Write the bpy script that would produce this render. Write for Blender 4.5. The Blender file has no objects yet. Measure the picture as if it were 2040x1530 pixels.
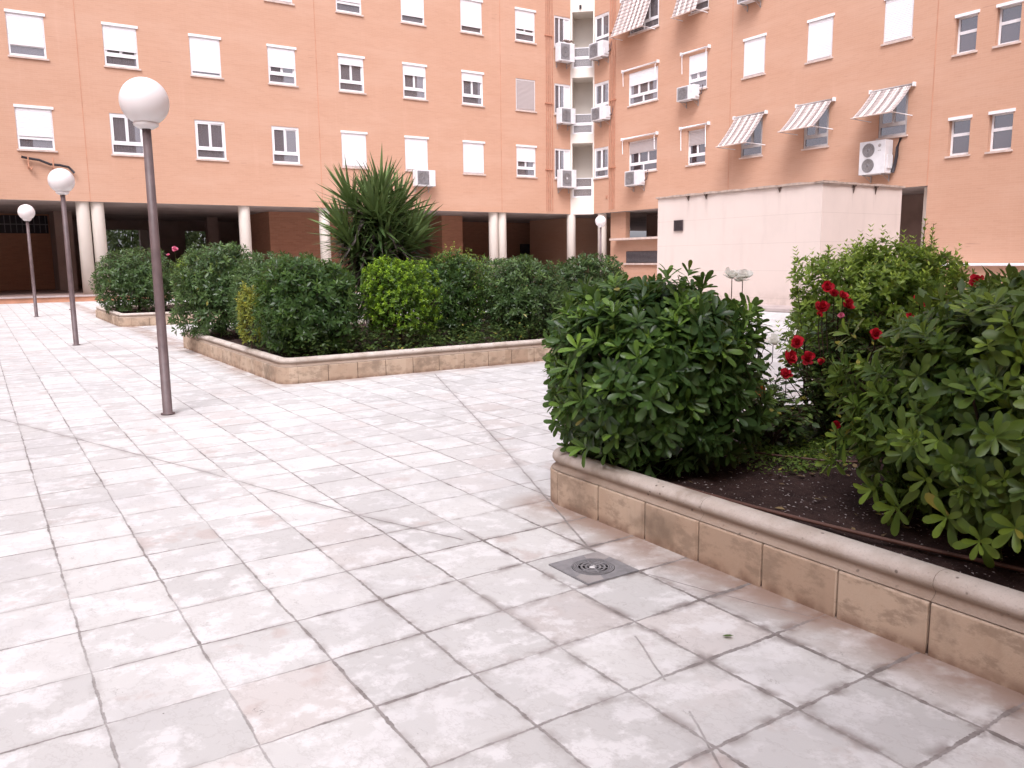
import bpy, math, random
import numpy as np
from mathutils import Vector, Matrix
R = math.radians
random.seed(7)
rng = np.random.default_rng(7)
scene = bpy.context.scene
col = scene.collection

# ------------------------------------------------------------------ camera
FPX, PITCH, ROLL, YAW = 1627.487, 0.150497, -0.0112654, 0.577905
cam = bpy.data.objects.new('camera', bpy.data.cameras.new('camera'))
col.objects.link(cam); scene.camera = cam
cam.data.sensor_width = 36.0; cam.data.lens = FPX / 2040 * 36.0
cam.data.clip_start = 0.05; cam.data.clip_end = 600
cp, sp = math.cos(PITCH), math.sin(PITCH)
fw = Vector((math.sin(YAW)*cp, math.cos(YAW)*cp, -sp))
r0 = Vector((math.cos(YAW), -math.sin(YAW), 0)); u0 = r0.cross(fw)
c_, s_ = math.cos(ROLL), math.sin(ROLL)
rr = c_*r0 + s_*u0; uu = -s_*r0 + c_*u0
M = Matrix.Identity(4)
for i in range(3):
    M[i][0], M[i][1], M[i][2] = rr[i], uu[i], -fw[i]
M[2][3] = 1.16
cam.matrix_world = M

# ------------------------------------------------------------------ light
SUN_EL, SUN_AZ = 53.0, 221.0        # azimuth clockwise from +Y
world = bpy.data.worlds.new('World'); scene.world = world; world.use_nodes = True
wt = world.node_tree; wt.nodes.clear()
sky = wt.nodes.new('ShaderNodeTexSky'); sky.sky_type = 'NISHITA'; sky.sun_disc = False
sky.sun_elevation = R(SUN_EL); sky.sun_rotation = R(SUN_AZ)
sky.air_density = 1.0; sky.dust_density = 4.0; sky.ozone_density = 1.0
hs = wt.nodes.new('ShaderNodeHueSaturation'); hs.inputs['Saturation'].default_value = 0.12
tint = wt.nodes.new('ShaderNodeMix'); tint.data_type = 'RGBA'; tint.blend_type = 'MULTIPLY'
tint.inputs[0].default_value = 1.0; tint.inputs[7].default_value = (0.97, 0.94, 1.04, 1)
bg = wt.nodes.new('ShaderNodeBackground'); bg.inputs['Strength'].default_value = 0.15
wo = wt.nodes.new('ShaderNodeOutputWorld')
wt.links.new(sky.outputs[0], hs.inputs['Color']); wt.links.new(hs.outputs[0], tint.inputs[6])
wt.links.new(tint.outputs[2], bg.inputs['Color']); wt.links.new(bg.outputs[0], wo.inputs[0])
sun = bpy.data.objects.new('sun', bpy.data.lights.new('sun', 'SUN')); col.objects.link(sun)
sun.data.energy = 1.35; sun.data.angle = R(30); sun.data.color = (1.0, 0.96, 0.97)
az, el = R(SUN_AZ), R(SUN_EL)
sdir = Vector((math.sin(az)*math.cos(el), math.cos(az)*math.cos(el), math.sin(el)))
sun.rotation_euler = sdir.to_track_quat('Z', 'Y').to_euler()
scene.view_settings.view_transform = 'Standard'; scene.view_settings.look = 'None'
scene.view_settings.exposure = 0.93; scene.view_settings.gamma = 1.0
scene.view_settings.use_curve_mapping = False
try:
    scene.cycles.max_bounces = 8; scene.cycles.transparent_max_bounces = 12
except Exception: pass

# ------------------------------------------------------------------ node helper
class S:
    """a socket with operators"""
    def __init__(s, nt, sock): s.nt, s.k = nt, sock
    def _m(s, op, *a, clamp=False):
        n = s.nt.nodes.new('ShaderNodeMath'); n.operation = op; n.use_clamp = clamp
        for i, x in enumerate((s,) + a):
            if isinstance(x, S): s.nt.links.new(x.k, n.inputs[i])
            else: n.inputs[i].default_value = x
        return S(s.nt, n.outputs[0])
    def __add__(s, o): return s._m('ADD', o)
    __radd__ = __add__
    def __sub__(s, o): return s._m('SUBTRACT', o)
    def __rsub__(s, o): return (s*-1.0) + o
    def __mul__(s, o): return s._m('MULTIPLY', o)
    __rmul__ = __mul__
    def __truediv__(s, o): return s._m('DIVIDE', o)
    def fract(s): return s._m('FRACT')
    def floor(s): return s._m('FLOOR')
    def abs(s): return s._m('ABSOLUTE')
    def sqrt(s): return s._m('SQRT')
    def sin(s): return s._m('SINE')
    def pow(s, e): return s._m('POWER', e)
    def min(s, o): return s._m('MINIMUM', o)
    def max(s, o): return s._m('MAXIMUM', o)
    def gt(s, o): return s._m('GREATER_THAN', o)
    def clamp(s): return s._m('ADD', 0.0, clamp=True)
    def ss(s, a, b, lo=0.0, hi=1.0):
        n = s.nt.nodes.new('ShaderNodeMapRange'); n.interpolation_type = 'SMOOTHSTEP'
        n.inputs[3].default_value = lo; n.inputs[4].default_value = hi
        for i, x in ((0, s), (1, a), (2, b)):
            if isinstance(x, S): s.nt.links.new(x.k, n.inputs[i])
            else: n.inputs[i].default_value = x
        return S(s.nt, n.outputs[0])

class Mt:
    def __init__(s, name, rough=0.7, spec=0.3):
        s.m = bpy.data.materials.new(name); s.m.use_nodes = True
        s.nt = s.m.node_tree; s.b = s.nt.nodes['Principled BSDF']; s.out = s.nt.nodes['Material Output']
        s.b.inputs['Roughness'].default_value = rough
        s.b.inputs['Specular IOR Level'].default_value = spec
        s._pos = None
    def pos(s):
        if s._pos is None:
            g = s.nt.nodes.new('ShaderNodeNewGeometry'); x = s.nt.nodes.new('ShaderNodeSeparateXYZ')
            s.nt.links.new(g.outputs['Position'], x.inputs[0]); s._pos = (g.outputs['Position'], [S(s.nt, o) for o in x.outputs])
        return s._pos
    def obj(s):
        t = s.nt.nodes.new('ShaderNodeTexCoord'); return t.outputs['Object']
    def vec(s, x, y, z=0.0):
        n = s.nt.nodes.new('ShaderNodeCombineXYZ')
        for i, v in enumerate((x, y, z)):
            if isinstance(v, S): s.nt.links.new(v.k, n.inputs[i])
            else: n.inputs[i].default_value = v
        return n.outputs[0]
    def noise(s, vec, scale, detail=3.0, rough=0.55, out=0):
        n = s.nt.nodes.new('ShaderNodeTexNoise'); n.inputs['Scale'].default_value = scale
        n.inputs['Detail'].default_value = detail; n.inputs['Roughness'].default_value = rough
        s.nt.links.new(vec, n.inputs['Vector']); return S(s.nt, n.outputs[out])
    def white(s, vec, out=0):
        n = s.nt.nodes.new('ShaderNodeTexWhiteNoise'); n.noise_dimensions = '3D'
        s.nt.links.new(vec, n.inputs['Vector']); return S(s.nt, n.outputs[out])
    def voro(s, vec, scale, out=0, feat='F1'):
        n = s.nt.nodes.new('ShaderNodeTexVoronoi'); n.feature = feat; n.inputs['Scale'].default_value = scale
        s.nt.links.new(vec, n.inputs['Vector']); return S(s.nt, n.outputs[out])
    def mix(s, f, a, b, mode='MIX'):
        n = s.nt.nodes.new('ShaderNodeMix'); n.data_type = 'RGBA'; n.blend_type = mode; n.clamp_factor = True
        for i, v in ((0, f), (6, a), (7, b)):
            if isinstance(v, S): s.nt.links.new(v.k, n.inputs[i])
            elif isinstance(v, (tuple, list)): n.inputs[i].default_value = (*v[:3], 1)
            else: n.inputs[i].default_value = v
        return S(s.nt, n.outputs[2])
    def color(s, c):
        if isinstance(c, S): s.nt.links.new(c.k, s.b.inputs['Base Color'])
        else: s.b.inputs['Base Color'].default_value = (*c[:3], 1)
    def rough(s, r): s.nt.links.new(r.k, s.b.inputs['Roughness'])
    def bump(s, h, strength=0.3, dist=0.01):
        n = s.nt.nodes.new('ShaderNodeBump'); n.inputs['Strength'].default_value = strength
        n.inputs['Distance'].default_value = dist; s.nt.links.new(h.k, n.inputs['Height'])
        s.nt.links.new(n.outputs[0], s.b.inputs['Normal'])

def simple(name, c, rough=0.6, spec=0.3, var=0.12, scale=8.0, metal=0.0, bump=0.0):
    """plain colour with a little soiling"""
    m = Mt(name, rough, spec); p, _ = m.pos()
    n = m.noise(p, scale, 4.0)
    dark = tuple(x*(1-var*2) for x in c)
    m.color(m.mix(n.ss(0.35, 0.75), c, dark))
    m.b.inputs['Metallic'].default_value = metal
    if bump: m.bump(m.noise(p, scale*12, 3.0), bump, 0.004)
    return m.m

# ------------------------------------------------------------------ materials
def mat_paving():
    m = Mt('paving', 0.75, 0.25); P, (x, y, z) = m.pos()
    n1 = m.noise(P, 7.0, 3.0) - 0.5; n2 = m.noise(m.vec(x+17.3, y-4.1), 7.0, 3.0) - 0.5
    n3 = m.noise(P, 55.0, 2.0) - 0.5
    SX, SY, OX, OY = 0.3016, 0.3148, 1.085, 2.194
    xd = x + n1*0.016 + n3*0.005; yd = y + n2*0.016 + n3*0.005
    u = (xd - OX)/SX; v = (yd - OY)/SY
    fu = u.fract(); fv = v.fract()
    du = fu.min(1.0 - fu)*SX; dv = fv.min(1.0 - fv)*SY
    cell = m.vec(u.floor(), v.floor(), 0.0)
    w1 = m.white(cell); w2 = m.white(m.vec(u.floor(), v.floor(), 3.7)); w3 = m.white(m.vec(u.floor(), v.floor(), 9.1))
    jn = m.noise(P, 1.7, 2.0)
    near = y.ss(4.5, 1.0)                       # joints washed wider towards the drain and planter
    side = x.ss(0.2, 2.3)*y.ss(3.6, 2.2)
    hu = m.white(m.vec(u.floor(), v.floor(), 5.5)); jr = m.noise(P, 13.0, 4.0, 0.7); jw = 0.0002 + jn.ss(0.35, 0.7)*0.0022 + side*0.0036*jr.ss(0.3, 0.6) + jr.ss(0.45, 0.62)*0.0022
    d = du.min(dv)
    joint = (1.0 - d.ss(jw, jw + 0.0028)) * (0.30 + jn.ss(0.3, 0.6)*0.60 + side*0.1)
    # diagonal cuts running to the drain
    segs = [(-1.4, 12.2, 0.075, 7.29), (0.075, 7.29, 1.0, 4.69), (1.0, 4.69, 1.39, 3.46), (1.39, 3.46, 1.62, 2.88),
            (3.93, 7.5, 2.69, 4.24), (2.69, 4.24, 2.0, 2.51), (1.62, 1.80, 1.51, 1.55), (1.45, 1.40, 1.24, 1.0),
            (2.0, 2.15, 2.12, 1.75), (2.12, 1.75, 2.24, 1.45)]
    dd = None; dv1 = None
    for si, (ax, ay, bx, by) in enumerate(segs):
        ex, ey = bx-ax, by-ay; L2 = ex*ex+ey*ey
        t = (((xd-ax)*ex + (yd-ay)*ey)/L2).clamp()
        qx = xd - ax - t*ex; qy = yd - ay - t*ey
        q = (qx*qx + qy*qy).sqrt()
        dd = q if dd is None else dd.min(q)
        if si in (0, 1, 2, 3, 4, 5): dv1 = q if dv1 is None else dv1.min(q)
    diag = (1.0 - dd.ss(0.0012, 0.0045))*(0.35 + jn.ss(0.3, 0.6)*0.5)
    val = (1.0 - dv1.ss(0.002, 0.0075))*(0.35 + jn.ss(0.3, 0.6)*0.5); diag = diag.max(val)
    # wide expansion joint across the court
    ej = (y - 10.19).abs(); expj = (1.0 - ej.ss(0.012, 0.022))*0.9
    line = joint.max(diag).max(expj)
    # the small stamped tool mark of every slab
    mk_u = (fu - 0.19 + (fv-0.42)*0.10 + n1*0.12 + (w2-0.5)*0.14 + n3*0.25).abs()*SX
    mk_v = ((fv - 0.36 - w3*0.14).abs() - (0.015 + w1*0.07))
    mark = (1.0 - mk_u.ss(0.0008, 0.0026)) * (1.0 - mk_v.ss(0.0, 0.03)) * w1.gt(0.18)
    # colour
    base = m.mix(w1, (0.52, 0.515, 0.50), (0.64, 0.635, 0.615))
    base = m.mix(w2.gt(0.84)*0.4, base, (0.57, 0.51, 0.48))
    pt = m.noise(m.vec(x + w3*9.0, y + w1*7.0, w2*3.0), 6.5, 6.0, 0.68)
    base = m.mix(pt.ss(0.48, 0.60)*0.62, base, (0.76, 0.755, 0.75))
    base = m.mix(m.voro(P, 2.3, feat='SMOOTH_F1').ss(0.10, 0.02)*m.noise(P, 14.0, 3.0).ss(0.4, 0.6)*0.4, base, (0.27, 0.24, 0.225))
    base = m.mix(m.noise(P, 1.3, 5.0, 0.62).ss(0.46, 0.66)*0.5, base, (0.50, 0.495, 0.49))
    pk = m.noise(m.vec(x*1.0 + w2*5.0, y + 9.0), 4.0, 4.0, 0.6)
    base = m.mix(pk.ss(0.56, 0.66)*w3.ss(0.55, 0.9)*0.5, base, (0.47, 0.38, 0.345))
    rel = m.noise(m.vec(x*2.2 + y*1.2 + w2*6.0, y*1.3 - x), 4.0, 5.0, 0.65)
    base = m.mix((rel - 0.5).abs().ss(0.02, 0.0)*0.16, base, (0.25, 0.22, 0.2))
    fine = m.noise(P, 190.0, 3.0, 0.7)
    base = m.mix(fine.ss(0.6, 0.75)*0.25, base, (0.38, 0.35, 0.34))
    grime = (1.0 - d.ss(0.0, 0.026 + side*0.02))*m.noise(P, 11.0, 4.0).ss(0.42, 0.62)*(0.30 + side*0.7)
    base = m.mix(grime, base, (0.25, 0.215, 0.20))
    gd = (1.0 - dd.ss(0.0, 0.07))*m.noise(P, 9.0, 4.0).ss(0.4, 0.7)*0.35
    base = m.mix(gd, base, (0.31, 0.25, 0.23))
    gv = (1.0 - dv1.ss(0.0, 0.045))*m.noise(P, 5.0, 4.0).ss(0.40, 0.62)*0.55
    base = m.mix(gv, base, (0.30, 0.28, 0.27))
    # damp rusty dirt lying at the foot of the planters
    ft = x.ss(1.95, 2.24)*y.ss(3.35, 3.1)*x.ss(2.32, 2.26)*m.noise(P, 6.0, 4.0).ss(0.2, 0.55)
    ft = ft.max(x.ss(2.1, 2.4)*x.ss(2.6, 2.5)*y.ss(7.4, 7.7)*m.noise(P, 4.0, 4.0).ss(0.3, 0.6)*0.8)
    ft = ft.max(y.ss(7.45, 7.63)*y.ss(7.9, 7.8)*x.ss(2.3, 2.4)*m.noise(P, 3.0, 4.0).ss(0.35, 0.6)*0.7)
    wet = x.ss(1.0, 2.0)*x.ss(3.6, 2.6)*y.ss(15.6, 16.5)*y.ss(19.0, 17.0)*m.noise(P, 1.3, 4.0).ss(0.4, 0.6)*0.6
    wet = wet.max(x.ss(0.6, 1.4)*y.ss(10.6, 11.3)*y.ss(14.5, 12.0)*x.ss(3.2, 2.4)*m.noise(P, 0.9, 3.0).ss(0.4, 0.65)*0.35)
    for lx_, ly_ in ((1.175, 6.72), (1.175, 13.45), (1.135, 21.6)):  # contact shadow of each lamp pole painted as a dark ring
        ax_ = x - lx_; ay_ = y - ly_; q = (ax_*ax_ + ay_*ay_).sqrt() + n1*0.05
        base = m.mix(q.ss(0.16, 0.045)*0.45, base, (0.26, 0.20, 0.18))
    base = m.mix(ft*0.85, base, (0.27, 0.17, 0.12))
    base = m.mix(wet, base, (0.28, 0.235, 0.23))
    base = m.mix(mark*(0.2 + w2*0.4), base, (0.2, 0.18, 0.17))
    spots = m.voro(P, 4.3)
    base = m.mix((1.0 - spots.ss(0.008, 0.016))*0.8, base, (0.06, 0.05, 0.045))
    base = m.mix(line, base, m.mix(jr.ss(0.4, 0.65), (0.29, 0.265, 0.255), (0.18, 0.158, 0.148)))
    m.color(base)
    m.rough(pt.ss(0.3, 0.7, 0.6, 0.85))
    m.bump((1.0-line)*0.8 + pt*0.25 + rel*0.35 + fine*0.05 - mark*0.4, 0.35, 0.012)
    return m.m

def mat_brick(name='brick', c1=(0.52, 0.308, 0.212), c2=(0.495, 0.29, 0.198), mort=(0.525, 0.328, 0.235)):
    m = Mt(name, 0.85, 0.15); P, (x, y, z) = m.pos()
    uv = m.vec(x + y, z, 0.0)
    b = m.nt.nodes.new('ShaderNodeTexBrick'); m.nt.links.new(uv, b.inputs['Vector'])
    b.inputs['Scale'].default_value = 1.0; b.inputs['Brick Width'].default_value = 0.25; b.inputs['Row Height'].default_value = 0.062
    b.inputs['Mortar Size'].default_value = 0.006; b.inputs['Mortar Smooth'].default_value = 0.3; b.inputs['Bias'].default_value = 0.0
    b.inputs['Color1'].default_value = (*c1, 1); b.inputs['Color2'].default_value = (*c2, 1); b.inputs['Mortar'].default_value = (*mort, 1)
    big = m.noise(m.vec((x+y)*0.35, z*1.2), 1.0, 4.0); strk = m.noise(m.vec((x+y)*0.5, z*9.0), 1.0, 3.0, 0.6)
    c = S(m.nt, b.outputs['Color'])
    c = m.mix(big.ss(0.4, 0.7)*0.35, c, (0.57, 0.37, 0.275) if name == 'brick' else (0.42, 0.22, 0.14)); c = m.mix(strk.ss(0.5, 0.75)*0.24, c, (0.44, 0.24, 0.16) if name == 'brick' else (0.30, 0.15, 0.10))
    dl = m.noise(m.vec((x+y)*1.4, z*16.0 + 3.0), 1.0, 2.0, 0.5)
    c = m.mix(dl.ss(0.70, 0.78)*0.5, c, (0.30, 0.16, 0.12))
    drip = m.noise(m.vec((x+y)*3.0, z*0.25), 1.0, 3.0, 0.6)
    c = m.mix(drip.ss(0.55, 0.8)*(0.16 if name == 'brick' else 0.0), c, (0.66, 0.42, 0.33))
    m.color(c); m.bump(S(m.nt, b.outputs['Fac'])*-1.0 + strk*0.5, 0.12, 0.006)
    return m.m

def mat_render(name, c, seam=True):
    m = Mt(name, 0.85, 0.2); P, (x, y, z) = m.pos()
    n = m.noise(P, 1.3, 5.0, 0.6); st = m.noise(m.vec((x+y)*4.0, z*0.6, 0.0), 1.0, 4.0)
    k = m.mix(n.ss(0.4, 0.7)*0.3, c, tuple(q*0.86 for q in c))
    k = m.mix(st.ss(0.52, 0.75)*0.22, k, tuple(q*0.72 for q in c))
    foot = z.ss(0.55, 0.05)*m.noise(P, 5.0, 4.0).ss(0.35, 0.65)
    k = m.mix(foot*0.4, k, (0.36, 0.30, 0.26))
    if seam:
        l = ((z/0.62 + 0.12).fract() - 0.5).abs()
        k = m.mix((1.0 - l.ss(0.004, 0.012))*0.25, k, (0.3, 0.24, 0.2))
    m.color(k); m.bump(m.noise(P, 60.0, 3.0), 0.12, 0.004)
    return m.m

def mat_block():
    m = Mt('planter_stone', 0.85, 0.2); P, (x, y, z) = m.pos()
    t = m.white(m.vec((x*3.25).floor(), (y*3.25).floor(), 0.0))
    n = m.noise(P, 5.0, 5.0, 0.62); f = m.noise(P, 90.0, 3.0, 0.7); b = m.noise(P, 2.3, 4.0, 0.6)
    c = m.mix(t, (0.45, 0.335, 0.245), (0.55, 0.435, 0.33))
    c = m.mix(n.ss(0.45, 0.68)*0.5, c, (0.42, 0.30, 0.21))
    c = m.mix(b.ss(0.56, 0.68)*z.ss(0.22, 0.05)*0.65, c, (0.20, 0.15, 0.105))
    c = m.mix(m.noise(P, 3.4, 5.0, 0.65).ss(0.54, 0.66)*0.6, c, (0.21, 0.16, 0.12))
    c = m.mix(m.noise(m.vec(x*9.0, y*9.0, z*1.5), 1.0, 3.0).ss(0.55, 0.7)*0.25, c, (0.30, 0.23, 0.17))
    c = m.mix(m.noise(m.vec(x, y, z*2.0), 7.5, 5.0, 0.7).ss(0.48, 0.62)*0.6, c, (0.27, 0.205, 0.15))
    lime = z.ss(0.155, 0.17)*z.ss(0.182, 0.172)*m.noise(P, 30.0, 3.0).ss(0.45, 0.6)
    c = m.mix(lime*0.5, c, (0.72, 0.66, 0.58))
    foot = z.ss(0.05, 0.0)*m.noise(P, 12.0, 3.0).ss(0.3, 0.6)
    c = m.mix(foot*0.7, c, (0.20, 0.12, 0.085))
    c = m.mix(f.ss(0.62, 0.74)*0.3, c, (0.25, 0.2, 0.16))
    m.color(c); m.bump(f*0.6 + n, 0.35, 0.006)
    return m.m

def mat_cap():
    m = Mt('planter_cap_stone', 0.8, 0.2); P, (x, y, z) = m.pos()
    n = m.noise(P, 6.0, 5.0, 0.62); f = m.noise(P, 140.0, 3.0, 0.7)
    c = m.mix(n.ss(0.35, 0.7), (0.60, 0.54, 0.485), (0.45, 0.38, 0.32))
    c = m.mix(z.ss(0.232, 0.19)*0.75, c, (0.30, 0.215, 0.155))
    c = m.mix(m.noise(P, 3.0, 4.0).ss(0.55, 0.7)*0.45, c, (0.27, 0.22, 0.18))
    c = m.mix(f.ss(0.55, 0.7)*0.4, c, (0.27, 0.235, 0.2))
    v = m.voro(P, 26.0)
    c = m.mix((1.0 - v.ss(0.1, 0.2))*m.noise(P, 9.0, 2.0).ss(0.5, 0.6)*0.8, c, (0.09, 0.07, 0.055))
    m.color(c); m.bump(f*0.7 + n, 0.5, 0.006)
    return m.m

def mat_soil():
    m = Mt('soil', 0.95, 0.1); P, _ = m.pos()
    n = m.noise(P, 9.0, 5.0, 0.65); f = m.noise(P, 120.0, 3.0, 0.7); v = m.voro(P, 130.0); vv = m.voro(P, 130.0, out=1)
    c = m.mix(n.ss(0.3, 0.7), (0.035, 0.021, 0.019), (0.070, 0.043, 0.038))
    c = m.mix(f.ss(0.5, 0.7)*0.6, c, (0.11, 0.075, 0.068))
    sel = m.white(vv.k)
    c = m.mix((1.0 - v.ss(0.16, 0.26))*sel.gt(0.9), c, (0.24, 0.20, 0.19))
    m.color(c); m.bump(f + n*2.0, 0.8, 0.02)
    return m.m

def mat_leaf(name, dark, mid, young, rough=0.36, trans=0.22):
    m = Mt(name, rough, 0.32)
    a = m.nt.nodes.new('ShaderNodeAttribute'); a.attribute_name = 'var'
    b = m.nt.nodes.new('ShaderNodeAttribute'); b.attribute_name = 'young'
    va, ya = S(m.nt, a.outputs['Fac']), S(m.nt, b.outputs['Fac'])
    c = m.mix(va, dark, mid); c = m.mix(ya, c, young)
    if 'petal' not in name and 'yucca' not in name: c = m.mix(va.gt(0.965)*0.8, c, (0.32, 0.27, 0.05))
    g = m.nt.nodes.new('ShaderNodeNewGeometry')
    c = m.mix(S(m.nt, g.outputs['Backfacing'])*0.45, c, tuple(q*1.3+0.04 for q in mid))
    m.color(c)
    tr = m.nt.nodes.new('ShaderNodeBsdfTranslucent'); mx = m.nt.nodes.new('ShaderNodeMixShader')
    tc = m.mix(0.5, c, young); m.nt.links.new(tc.k, tr.inputs['Color']); mx.inputs[0].default_value = trans
    m.nt.links.new(m.b.outputs[0], mx.inputs[1]); m.nt.links.new(tr.outputs[0], mx.inputs[2])
    m.nt.links.new(mx.outputs[0], m.out.inputs['Surface'])
    return m.m

def mat_glass(name='window_glass', c=(0.22, 0.20, 0.21)):
    m = Mt(name, 0.04, 0.9 if name == 'window_glass' else 0.12); m.color(c)
    tr = m.nt.nodes.new('ShaderNodeBsdfTransparent'); tr.inputs[0].default_value = (0.8, 0.8, 0.82, 1)
    mx = m.nt.nodes.new('ShaderNodeMixShader'); mx.inputs[0].default_value = 0.55
    m.nt.links.new(m.b.outputs[0], mx.inputs[1]); m.nt.links.new(tr.outputs[0], mx.inputs[2])
    m.nt.links.new(mx.outputs[0], m.out.inputs['Surface'])
    m.b.inputs['Coat Weight'].default_value = 1.0 if name == 'window_glass' else 0.0; m.b.inputs['Coat Roughness'].default_value = 0.03
    return m.m

def mat_awning():
    m = Mt('striped_canvas', 0.9, 0.1)
    sx = m.nt.nodes.new('ShaderNodeSeparateXYZ'); m.nt.links.new(m.obj(), sx.inputs[0])
    x = S(m.nt, sx.outputs[0]); st = (x/0.285 + 0.2).fract().gt(0.5)
    n = m.noise(m.obj(), 6.0, 4.0)
    c = m.mix(st, (0.72, 0.645, 0.61), (0.36, 0.305, 0.29)); c = m.mix(n.ss(0.4, 0.7)*0.25, c, (0.42, 0.36, 0.34))
    m.color(c); return m.m

def mat_shutter(name, c):
    m = Mt(name, 0.6, 0.3); P, (x, y, z) = m.pos()
    w = m.white(m.vec(((x+y)*0.41).floor(), (z*0.36).floor(), 0.0))
    k = m.mix(w*0.5, c, tuple(q*0.88 for q in c))
    k = m.mix(m.noise(m.vec((x+y)*6.0, z*1.2), 1.0, 3.0).ss(0.5, 0.75)*0.18, k, tuple(q*0.75 for q in c))
    m.color(k); return m.m

MAT = {}
MAT['paving'] = mat_paving(); MAT['brick'] = mat_brick()
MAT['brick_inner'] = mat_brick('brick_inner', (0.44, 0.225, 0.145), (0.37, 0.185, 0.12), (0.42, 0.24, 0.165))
MAT['cream'] = mat_render('cream_render', (0.70, 0.64, 0.57), False)
MAT['kiosk'] = mat_render('kiosk_render', (0.68, 0.585, 0.53))
def kiosk_stains():
    m = MAT['kiosk']; nt = m.node_tree; b = nt.nodes['Principled BSDF']
    k = Mt.__new__(Mt); k.m, k.nt, k.b, k._pos = m, nt, b, None
    P, (x, y, z) = k.pos(); src = S(nt, b.inputs['Base Color'].links[0].from_socket); f = None
    n = k.noise(k.vec(x*14.0, y*14.0, z*1.5), 1.0, 4.0)
    for yy in (15.1, 14.5, 12.3):
        q = (y - yy).abs().ss(0.09, 0.0)*(15.4 - x).gt(0.0); f = q if f is None else f.max(q)
    for xx in (16.26, 17.06): f = f.max((x - xx).abs().ss(0.09, 0.0)*(11.4 - y).gt(0.0))
    f = f*z.ss(2.0, 2.7)*n.ss(0.35, 0.65)*0.35
    c = k.mix(f, src, (0.27, 0.21, 0.18))
    top = z.ss(2.45, 2.70)*k.noise(k.vec(x*3.0, y*3.0, z*3.0), 1.0, 5.0, 0.65).ss(0.45, 0.7)*0.14
    c = k.mix(top, c, (0.42, 0.35, 0.30)); k.color(c)
kiosk_stains()
MAT['block'] = mat_block(); MAT['cap'] = mat_cap(); MAT['soil'] = mat_soil()
MAT['white'] = simple('white_frame', (0.80, 0.79, 0.80), 0.4, 0.4, 0.04)
MAT['shutter'] = mat_shutter('white_shutter', (0.78, 0.76, 0.77)); MAT['blind'] = mat_shutter('grey_blind', (0.42, 0.37, 0.36))
MAT['sill'] = simple('sill_stone', (0.62, 0.50, 0.44), 0.8, 0.2, 0.12, 5)
MAT['glass'] = mat_glass(); MAT['glass_dark'] = mat_glass('shaded_window_glass', (0.085, 0.055, 0.055)); MAT['awning'] = mat_awning()  # pale glass carries reflected sky in its colour; shaded copy is darker brown
MAT['curtain'] = simple('curtain', (0.55, 0.53, 0.54), 0.9, 0.1, 0.1, 3)
MAT['alu'] = simple('alu_frame', (0.50, 0.48, 0.48), 0.5, 0.4, 0.08)
MAT['ac'] = simple('ac_casing', (0.72, 0.72, 0.73), 0.45, 0.4, 0.07, 4)
MAT['grille'] = simple('ac_grille', (0.20, 0.19, 0.20), 0.6, 0.3, 0.1, 20)
MAT['guard'] = simple('ac_guard', (0.30, 0.29, 0.30), 0.6, 0.3, 0.1, 20)
MAT['blade'] = simple('fan_blade', (0.10, 0.10, 0.105), 0.5, 0.3)
MAT['bracket'] = simple('steel_bracket', (0.42, 0.39, 0.38), 0.6, 0.4, 0.15, 12)
MAT['copper'] = simple('copper_pipe', (0.52, 0.24, 0.15), 0.5, 0.4, 0.15, 6)
MAT['dark'] = simple('dark_plastic', (0.035, 0.03, 0.035), 0.6, 0.3)
MAT['louvre'] = simple('dark_louvre', (0.10, 0.075, 0.08), 0.6, 0.3)
MAT['door'] = simple('dark_door', (0.045, 0.04, 0.045), 0.6, 0.3)
MAT['soffit'] = simple('soffit', (0.46, 0.40, 0.375), 0.9, 0.1, 0.15, 1.0)
MAT['porch'] = simple('porch_floor', (0.30, 0.21, 0.18), 0.7, 0.3, 0.15, 2.0)
MAT['step'] = simple('terracotta_step', (0.55, 0.28, 0.18), 0.8, 0.2, 0.12, 3.0)
MAT['nosing'] = simple('step_nosing', (0.45, 0.38, 0.36), 0.8, 0.2, 0.12, 3.0)
MAT['pier'] = simple('taupe_render', (0.30, 0.22, 0.19), 0.85, 0.2, 0.12, 1.5)
MAT['pole'] = simple('brown_pole', (0.15, 0.108, 0.108), 0.5, 0.4, 0.15, 9, bump=0.1)
MAT['globe'] = Mt('globe_glass', 0.35, 0.5).m
_g = MAT['globe'].node_tree.nodes['Principled BSDF']; _g.inputs['Base Color'].default_value = (0.84, 0.80, 0.79, 1)
_g.inputs['Subsurface Weight'].default_value = 0.25; _g.inputs['Subsurface Radius'].default_value = (0.1, 0.08, 0.07)
MAT['coping'] = simple('coping_stone', (0.50, 0.40, 0.34), 0.9, 0.2, 0.2, 7, bump=0.3)
MAT['stain'] = simple('spout_metal', (0.13, 0.09, 0.075), 0.8, 0.2)
MAT['iron'] = simple('drain_iron', (0.30, 0.295, 0.305), 0.5, 0.4, 0.12, 30, metal=0.1, bump=0.2)
MAT['iron_dark'] = simple('drain_hole', (0.015, 0.014, 0.015), 0.8, 0.2)
MAT['lime'] = simple('lime_spot', (0.8, 0.79, 0.78), 0.9, 0.1)
MAT['hose'] = simple('brown_hose', (0.12, 0.06, 0.045), 0.5, 0.4)
MAT['bark'] = simple('bark', (0.075, 0.05, 0.038), 0.9, 0.1, 0.2, 20, bump=0.5)
MAT['stem'] = simple('green_stem', (0.09, 0.12, 0.04), 0.7, 0.3)
MAT['pitto'] = mat_leaf('pittosporum_leaf', (0.022, 0.052, 0.016), (0.062, 0.122, 0.028), (0.22, 0.38, 0.05), 0.36, 0.28)
MAT['pitto2'] = mat_leaf('broad_leaf', (0.028, 0.060, 0.012), (0.10, 0.165, 0.024), (0.25, 0.36, 0.04), 0.42, 0.2)
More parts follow.
